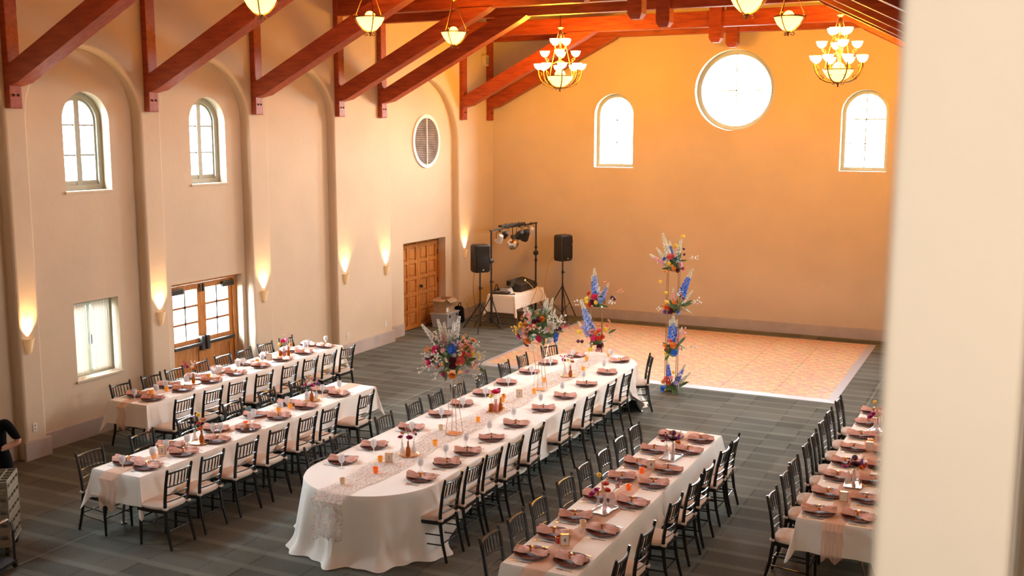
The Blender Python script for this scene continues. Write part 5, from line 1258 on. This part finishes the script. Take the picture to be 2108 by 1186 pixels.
MB().bbox(-0.12, 0.12, -0.17, 0.17, 0, 0.012, 0.004).build('keyboard_base', M_STEEL, r)
MB().bbox(-0.006, 0.006, -0.17, 0.17, 0, 0.24, 0.004, mtx=T((0.12, 0, 0.012)) @ RY(0.35)).build('screen_lid', M_STEEL, r)
r = thing('laptop_stand', 'small white stand holding the laptop on the DJ table', 'stand', (-11.22, 22.82, zt), 0)
MB().prism([(-0.10, 0), (0.12, 0), (0.06, 0.125), (-0.10, 0.125)], 'y', -0.13, 0.13).build('stand_body', M_WHITE, r)
r = thing('dj_controller', 'rounded black DJ controller at the front corner of the clothed table', 'controller', (-11.24, 22.55, zt), radians(10))
MB().bbox(-0.22, 0.22, -0.11, 0.11, 0, 0.055, 0.03, seg=3).build('controller_body', M_BLKPL, r, True)
for s in (-1, 1): MB().lathe([(0.0, 0.062), (0.065, 0.062), (0.07, 0.055)], 20, mtx=T((s * 0.12, 0, 0))).build('jog_wheel', M_STEEL, r)
r = thing('wireless_mic', 'small black microphone lying on the DJ table edge', 'microphone', (-10.92, 22.50, zt), 0.6)
MB().tube([(-0.09, 0, 0.02), (0.03, 0, 0.02)], [0.011, 0.016], 8).ball((0.05, 0, 0.022), 0.022).build('mic_body', M_BLKPL, r, True)
r = thing('headphones', 'black headphones hung at the corner of the DJ table', 'headphones', (-11.40, 22.62, zt), 0)
MB().tube([(0, -0.08 + 0.16 * i / 10, 0.10 + 0.12 * sin(pi * i / 10)) for i in range(11)], 0.012, 6).build('headband', M_BLKPL, r, True)
for s in (-1, 1): MB().ball((0, s * 0.08, 0.075), 0.045, 10, 6, (1, 0.6, 1)).build('ear_cup', M_BLKPL, r, True)
# lighting rig
LPX = Vector((-11.34, 22.22, 0)); RPX = Vector((-11.10, 24.25, 0))
r = thing('light_stand', 'black T-bar lighting stand arched over the DJ table', 'light stand', LPX, 0)
tripod(r, 2.34, 0.42, 0.70, rp=0.022, ang=-0.5)
dv = RPX - LPX
b = MB().tube([tuple(dv + Vector((0, 0, 0.75))), tuple(dv + Vector((0, 0, 2.38)))], 0.022, 10); b.build('far_pole', M_BLKPL, r, True)
MB().tube([tuple(dv + Vector((0, 0, 0.02))), tuple(dv + Vector((0, 0, 0.80)))], 0.03, 10).build('far_lower_pole', M_BLKPL, r, True)
for k in range(3): MB().tube([tuple(dv + Vector((0, 0, 0.6))), tuple(dv + Vector((0.32 * cos(k * 2.1 + 0.2), 0.26 * sin(k * 2.1 + 0.2) - 0.03, 0.012)))], 0.014, 6).build('far_leg', M_BLKPL, r)
for z in (0.80, 1.42, 1.75): MB().lathe([(0.022, z - 0.04), (0.036, z - 0.03), (0.036, z + 0.03), (0.022, z + 0.04)], 10, mtx=T(dv)).build('clamp_collar', M_BLKPL, r, True)
MB().tube([(0, -0.06, 2.33), tuple(dv + Vector((0, 0.05, 2.37)))], 0.020, 8).build('cross_bar', M_BLKPL, r, True)
def par(frac, col, tiltx, label, dz=0.0, sz=1.0, yaw=0.0, name='stage_light'):
    p = LPX + dv * frac + Vector((0, 0, 2.34 + 0.04 * frac - 0.02 + dz))
    q = thing(name, label, 'stage light', p, radians(60) + yaw, 'stage lights on the lighting bar')
    MB().bbox(-0.02, 0.02, -0.02, 0.02, -0.02, 0.045, 0.005).build('clamp', M_BLKPL, q)
    MB().tube([(-0.09 * sz, 0, -0.16 * sz), (-0.09 * sz, 0, -0.03), (0, 0, -0.01), (0.09 * sz, 0, -0.03), (0.09 * sz, 0, -0.16 * sz)], 0.008, 6).build('yoke', M_BLKPL, q)
    M = T((0, 0, -0.16 * sz)) @ RX(tiltx)
    MB().lathe([(0.0, 0.10 * sz), (0.05 * sz, 0.09 * sz), (0.075 * sz, 0.02), (0.082 * sz, -0.10 * sz), (0.072 * sz, -0.10 * sz), (0.06 * sz, 0.0)], 16, mtx=M).build('housing', col, q, True)
    MB().lathe([(0.0, -0.085 * sz), (0.072 * sz, -0.09 * sz)], 16, mtx=M).build('lens', M_STEEL, q)
M_WHT2 = mat('white_housing', (0.62, 0.58, 0.56), 0.4)
par(0.18, M_WHT2, 0.7, 'white stage light tilted down at the near end of the bar', -0.04, 1.1)
par(0.30, M_BLKPL, 1.0, 'black stage light tucked beside the white one on the bar', 0.02)
par(0.62, M_BLKPL, 0.9, 'black stage light past the mirrored ball light', -0.02, 1.15)
par(0.75, M_BLKPL, 0.6, 'large black stage light near the far pole', -0.02, 1.4)
par(0.88, M_WHT2, 0.8, 'white stage light at the far end of the bar', 0.0, 1.0)
for dvq, lb in ((0.0, 'small black spotlight clamped halfway up the near pole'), (1.0, 'small black spotlight clamped halfway up the far pole')):
    p = LPX + dv * dvq + Vector((0, 0, 1.62)); q = thing('spotlight', lb, 'stage light', p, 0)
    MB().tube([(0, 0, 0), (0.05, -0.10, 0)], 0.010, 6).build('arm', M_BLKPL, q)
    MB().lathe([(0.0, 0.06), (0.04, 0.055), (0.065, 0.0), (0.065, -0.05), (0.05, -0.05), (0.0, -0.03)], 14, mtx=T((0.06, -0.16, 0)) @ RX(pi / 2)).build('housing', M_BLKPL, q, True)
    MB().lathe([(0.0, -0.045), (0.052, -0.045)], 14, mtx=T((0.06, -0.16, 0)) @ RX(pi / 2)).build('lens', M_STEEL, q)
q = thing('mirror_ball', 'silver faceted mirror ball light hanging from the lighting bar', 'disco ball', LPX + dv * 0.46 + Vector((0, 0, 1.78)), 0)
b = MB().ball((0, 0, 0.15), 0.15, 14, 9); b.build('ball', M_CHROME, q); MB().lathe([(0.04, 0.29), (0.05, 0.31), (0.05, 0.36), (0.012, 0.38), (0.012, 0.55)], 10).build('motor', M_BLKPL, q)
MB().bbox(-0.06, 0.06, -0.25, 0.25, 0.02, 0.07, 0.01).build('x', M_BLKPL) if False else None
q = thing('bar_controller', 'black lighting control bar mounted along the cross bar', 'stage light', LPX + dv * 0.45 + Vector((0, 0, 2.378)), atan2(dv.y, dv.x) - pi / 2)
MB().bbox(-0.05, 0.05, -0.55, 0.55, 0, 0.05, 0.012).build('bar_body', M_BLKPL, q)
for i in range(3): MB().tube([(0, -0.3 + i * 0.3, 0.045), (0, -0.3 + i * 0.3, 0.075)], 0.012, 8).build('knob', M_BLKPL, q)
# cables
def cable(pts, label, m=M_BLKPL, rad=0.004):
    v = [Vector(p) for p in pts]; out = []
    for i in range(len(v) - 1):
        p0, p1, p2, p3 = v[max(0, i - 1)], v[i], v[i + 1], v[min(len(v) - 1, i + 2)]
        for k in range(6):
            t = k / 6; out.append(0.5 * ((2 * p1) + (p2 - p0) * t + (2 * p0 - 5 * p1 + 4 * p2 - p3) * t * t + (3 * p1 - p0 - 3 * p2 + p3) * t ** 3))
    out.append(v[-1]); tag(MB().tube([tuple(p) for p in out], rad, 5).build('cable', m, None, True), label, 'cable')
M_ORC = mat('orange_cable', (0.45, 0.10, 0.03), 0.5)
cable([(-10.50, 23.98, 1.55), (-10.62, 23.92, 1.3), (-10.72, 23.95, 0.6), (-10.70, 23.9, 0.012), (-10.74, 23.5, 0.012)], 'orange cable hanging from the loudspeaker by the back wall', M_ORC)
cable([(-10.78, 23.6, 0.78), (-10.745, 23.45, 0.70), (-10.74, 23.2, 0.50), (-10.735, 22.9, 0.30)], 'thin black cable drooping across the DJ tablecloth')
cable([(-10.78, 23.75, 0.775), (-10.73, 23.85, 0.6), (-10.73, 23.7, 0.42), (-10.72, 23.6, 0.3)], 'short black cable hanging off the far DJ tablecloth')
cable([(-10.98, 23.35, 1.01), (-10.86, 23.42, 0.90), (-10.82, 23.5, 0.79), (-10.88, 23.6, 0.785)], 'white cable curling from the mixer onto the tablecloth', M_WHITE, 0.006)
cable([(XL + 0.012, 23.1, 0.40), (-12.3, 22.9, 0.15), (-12.15, 22.7, 0.012), (-11.7, 22.5, 0.012)], 'black power cable plugged into the wall behind the loudspeaker')
cable([(-11.50, 21.68, 1.5), (-11.58, 21.75, 1.0), (-11.56, 21.8, 0.5), (-11.6, 21.9, 0.012)], 'black cable hanging behind the near loudspeaker')

# ================================================================== BY THE PANELLED DOORS
r = thing('storage_tote', 'grey lidded storage tote beside the panelled doors', 'storage tote', (-12.42, 21.86, 0), radians(4))
b = MB(); v = []
for (z, w, l) in ((0, 0.19, 0.28), (0.32, 0.225, 0.325)): v += [(-w, -l, z), (w, -l, z), (w, l, z), (-w, l, z)]
b.add(v, [(0, 3, 2, 1), (4, 5, 6, 7), (0, 1, 5, 4), (1, 2, 6, 5), (2, 3, 7, 6), (3, 0, 4, 7)]); b.build('tub', M_TOTE, r)
MB().bbox(-0.245, 0.245, -0.345, 0.345, 0.318, 0.35, 0.01).build('lid', M_TOTE, r)
for s in (-1, 1): MB().bbox(-0.03, 0.03, -0.005, 0.005, -0.03, 0.03, 0.004, mtx=T((0.232, s * 0.2, 0.27)) @ RZ(pi / 2)).build('latch', M_BLKPL, r)
r = thing('cardboard_box', 'brown open cardboard box on top of the grey tote', 'box', (-12.44, 21.84, 0.352), radians(6))
MB().box(-0.16, 0.16, -0.22, 0.22, 0, 0.15).build('carton_lower', M_CARD, r)
for (x0, x1, y0, y1) in ((-0.17, -0.165, -0.23, 0.23), (0.165, 0.17, -0.23, 0.23), (-0.17, 0.17, -0.23, -0.225), (-0.17, 0.17, 0.225, 0.23)): MB().box(x0, x1, y0, y1, 0.15, 0.33).build('carton_side', M_CARD, r)
MB().box(-0.17, 0.17, -0.23, 0.23, 0.15, 0.156).build('carton_floor', M_CARD, r)
MB().box(-0.004, 0.0, -0.22, 0.22, 0, 0.14, mtx=T((0.17, 0, 0.33)) @ RY(2.2)).build('flap', M_CARD, r)
MB().box(-0.16, 0.16, -0.004, 0.0, 0, 0.12, mtx=T((0, -0.23, 0.33)) @ RX(1.9)).build('flap', M_CARD, r)
MB().box(0.1605, 0.162, -0.2, -0.08, 0.02, 0.12).build('print_label', M_PAPER, r)
r = thing('black_bag', 'black soft bag slumped between the tote and the wall', 'bag', (-12.30, 22.36, 0), 0)
b = MB().bbox(-0.10, 0.10, -0.10, 0.12, 0, 0.42, 0.06, seg=3); b.v = [(x + 0.03 * sin(z * 9), y * (1 - 0.5 * z), z) for x, y, z in b.v]; b.build('bag_body', M_TEE, r, True)
MB().tube([(0, -0.08, 0.40), (0.02, -0.03, 0.50), (0.02, 0.05, 0.50), (0, 0.09, 0.38)], 0.012, 6).build('strap', M_TEE, r, True)

# ================================================================== GLASS CRATES, CART, PERSON
CR = (-10.12, 7.55); CA = atan2(-0.43, 0.35)
dol = thing('crate_dolly', 'low wheeled dolly carrying the stacked glass crates', 'dolly', (CR[0], CR[1], 0), CA)
MB().bbox(-0.26, 0.26, -0.26, 0.26, 0.11, 0.135, 0.006).build('platform', M_CRATE, dol)
for (sx, sy) in ((-1, -1), (1, -1), (1, 1), (-1, 1)):
    MB().lathe([(0.0, -0.018), (0.052, -0.018), (0.055, -0.01), (0.055, 0.01), (0.052, 0.018), (0.0, 0.018)], 16, mtx=T((sx * 0.21, sy * 0.21, 0.055)) @ RX(pi / 2)).build('wheel', M_BLKPL, dol, True)
    MB().box(sx * 0.21 - 0.03, sx * 0.21 + 0.03, sy * 0.21 - 0.026, sy * 0.21 + 0.026, 0.07, 0.112).build('caster_fork', M_STEEL, dol)
cr = MB(); hgt = 0.142
for s in (-1, 1):
    for (z0, z1) in ((0, 0.055), (0.098, 0.14)):
        cr.box(-0.25, 0.25, s * 0.25 - 0.006, s * 0.25 + 0.006, z0, z1); cr.box(s * 0.25 - 0.006, s * 0.25 + 0.006, -0.25, 0.25, z0, z1)
    for k in range(5):
        u = -0.245 + k * 0.1225
        cr.box(u - 0.012, u + 0.012, s * 0.25 - 0.006, s * 0.25 + 0.006, 0.05, 0.10); cr.box(s * 0.25 - 0.006, s * 0.25 + 0.006, u - 0.012, u + 0.012, 0.05, 0.10)
crme = cr.mesh('crate_wall', M_CRATE)
dvm = MB()
for k in range(1, 5):
    u = -0.25 + k * 0.1; dvm.box(-0.245, 0.245, u - 0.005, u + 0.005, 0.02, 0.138); dvm.box(u - 0.005, u + 0.005, -0.245, 0.245, 0.02, 0.138)
dvm = dvm.mesh('divider_grid', M_CRATE)
crb = MB().box(-0.245, 0.245, -0.245, 0.245, 0, 0.012).mesh('crate_floor', M_CRATE)
CL = ['bottom', 'second from bottom', 'third from bottom', 'second from top', 'topmost']
for k in range(5):
    q = thing('glass_crate', 'tan plastic glass crate, %s of the stack on the dolly' % CL[k], 'crate', (CR[0] + R.uniform(-.004, .004), CR[1], 0.137 + k * 0.143), CA, 'stacked glass crates')
    put('crate_wall', crme, q); put('divider_grid', dvm, q); put('crate_floor', crb, q)
r = thing('hand_cart', 'black tubular cart frame with chrome corner bend beside the glass crates', 'cart', (-9.48, 7.33, 0), 0.2)
for s in (-1, 1): MB().tube([(0.0, s * 0.2 - 0.2, 0.05), (0.0, s * 0.2 - 0.2, 0.42)], 0.014, 8).build('upright', M_BLKPL, r)
MB().tube([(0, 0, 0.42), (0, -0.02, 0.52), (0, -0.08, 0.56), (0, -0.32, 0.56), (0, -0.38, 0.52), (0, -0.4, 0.42)], 0.016, 8).build('chrome_handle', M_CHROME, r, True)
MB().bbox(-0.3, 0.02, -0.42, 0.02, 0.06, 0.09, 0.006).build('deck', M_BLKPL, r)
for (x, y) in ((0, 0), (0, -0.4), (-0.28, 0), (-0.28, -0.4)): MB().lathe([(0.0, -0.012), (0.03, -0.012), (0.03, 0.012), (0.0, 0.012)], 12, mtx=T((x, y, 0.03)) @ RX(pi / 2)).build('wheel', M_BLKPL, r)

def person():
    pos = Vector((-10.60, 8.05, 0)); rz = radians(20)          # facing the camera side
    root = thing('person', 'person with blond hair in black shirt leaning behind the glass crates', 'person', pos, rz)
    J = {}; E = []; rad = {}
    def jn(n, p, r, par=None):
        J[n] = len(J); rad[n] = (p, r)
        if par: E.append((J[par], J[n]))
    # local axes: -y forward, x to the person's left hand side as seen by the viewer's right
    jn('pelvis', (0, 0.02, 0.90), 0.135); jn('waist', (0, 0.0, 1.02), 0.115, 'pelvis'); jn('chest', (0, -0.03, 1.20), 0.135, 'waist'); jn('neckb', (0, -0.05, 1.345), 0.072, 'chest'); jn('neck', (0, -0.075, 1.41), 0.052, 'neckb')
    jn('jaw', (0, -0.115, 1.475), 0.066, 'neck'); jn('skull', (0, -0.105, 1.56), 0.086, 'jaw'); jn('crown', (0, -0.09, 1.625), 0.062, 'skull')
    for s, q in ((1, 'l'), (-1, 'r')):
        jn('sh' + q, (s * 0.165, -0.03, 1.29), 0.066, 'chest')
        if s > 0:
            jn('el' + q, (0.285, 0.02, 1.055), 0.044, 'sh' + q); jn('wr' + q, (0.10, -0.17, 0.985), 0.028, 'el' + q); hb = Vector((0.10, -0.17, 0.985)); hd = Vector((-0.19, -0.19, -0.06)).normalized()
        else:
            jn('el' + q, (-0.25, -0.03, 1.05), 0.044, 'sh' + q); jn('wr' + q, (-0.10, -0.22, 0.97), 0.028, 'el' + q); hb = Vector((-0.10, -0.22, 0.97)); hd = Vector((0.15, -0.19, -0.06)).normalized()
        jn('pm' + q, tuple(hb + hd * 0.06), 0.030, 'wr' + q)
        side = hd.cross(UP).normalized()
        for k, (off, ln) in enumerate(((-0.027, 0.062), (-0.009, 0.072), (0.009, 0.068), (0.026, 0.052))):
            a = hb + hd * 0.095 + side * off; m_ = a + hd * ln * 0.5 + UP * -0.008; t_ = a + hd * ln * 0.85 + UP * -0.03
            jn('f%s%d' % (q, k), tuple(a), 0.0095, 'pm' + q); jn('g%s%d' % (q, k), tuple(m_), 0.009, 'f%s%d' % (q, k)); jn('h%s%d' % (q, k), tuple(t_), 0.008, 'g%s%d' % (q, k))
        a = hb + hd * 0.045 + side * (-0.040); jn('t0' + q, tuple(a), 0.011, 'pm' + q); jn('t1' + q, tuple(a + hd * 0.035 + side * -0.012), 0.009, 't0' + q)
        jn('hip' + q, (s * 0.10, 0.02, 0.84), 0.095, 'pelvis'); jn('kn' + q, (s * 0.11, -0.02, 0.48), 0.062, 'hip' + q); jn('ank' + q, (s * 0.11, 0.04, 0.09), 0.042, 'kn' + q); jn('toe' + q, (s * 0.12, -0.12, 0.035), 0.034, 'ank' + q)
    me = D.meshes.new('body'); me.from_pydata([v[0] for v in rad.values()], E, [])
    o = D.objects.new('body', me); COL.objects.link(o)
    sk = o.modifiers.new('skin', 'SKIN'); sk.use_smooth_shade = True
    for i, (p, r_) in enumerate(rad.values()):
        sv = me.skin_vertices[0].data[i]; sv.radius = (r_, r_ * (0.72 if i < 4 else 1.0)); sv.use_root = (i == 0)
    o.modifiers.new('sub', 'SUBSURF').levels = 2; o.modifiers['sub'].render_levels = 2
    bpy.context.view_layer.update()
    ev = D.meshes.new_from_object(o.evaluated_get(bpy.context.evaluated_depsgraph_get())); D.objects.remove(o)
    ev.materials.clear(); ev.materials.append(M_SKIN); ev.materials.append(M_TEE)
    sl = [Vector((0.165, -0.03, 1.29)), Vector((-0.165, -0.03, 1.29))]
    for p in ev.polygons:
        c = p.center; k = 0
        if c.z < 1.365 and abs(c.x) < 0.16 and c.y > -0.14 - 0.05: k = 1
        if c.z < 0.95 and c.y > -0.14 and c.z > 0.08: k = 1
        if c.z <= 0.08: k = 1
        if abs(c.x) >= 0.12 and c.z > 1.10 and c.z < 1.37: k = 1
        p.material_index = k; p.use_smooth = True
    b = put('body', ev, root)
    h = MB().ball((0, -0.085, 1.60), 0.105, 14, 10, (0.95, 1.0, 0.95)); h.v = [p for p in h.v]
    h2 = MB()
    h2.add([(x, y + 0.012, z) if not (y < -0.13 and z < 1.60) else (x * 0.9, -0.10, max(z, 1.60)) for x, y, z in h.v], h.f)
    h2.ball((0, 0.03, 1.60), 0.055, 10, 7); h2.build('hair', M_HAIR, root, True)
    MB().ball((0, -0.205, 1.535), 0.014, 6, 5, (0.8, 1, 1.3)).build('nose', M_SKIN, root, True)
    for s in (-1, 1):
        MB().ball((s * 0.032, -0.182, 1.562), 0.011, 8, 6).build('eye', M_INK, root, True); MB().ball((s * 0.086, -0.10, 1.545), 0.022, 8, 6, (0.4, 0.8, 1.2)).build('ear', M_SKIN, root, True)
    MB().ball((0, -0.18, 1.492), 0.018, 8, 5, (1.3, 0.5, 0.35)).build('mouth', mat('lips', (0.45, 0.16, 0.14), 0.5), root, True)
person()
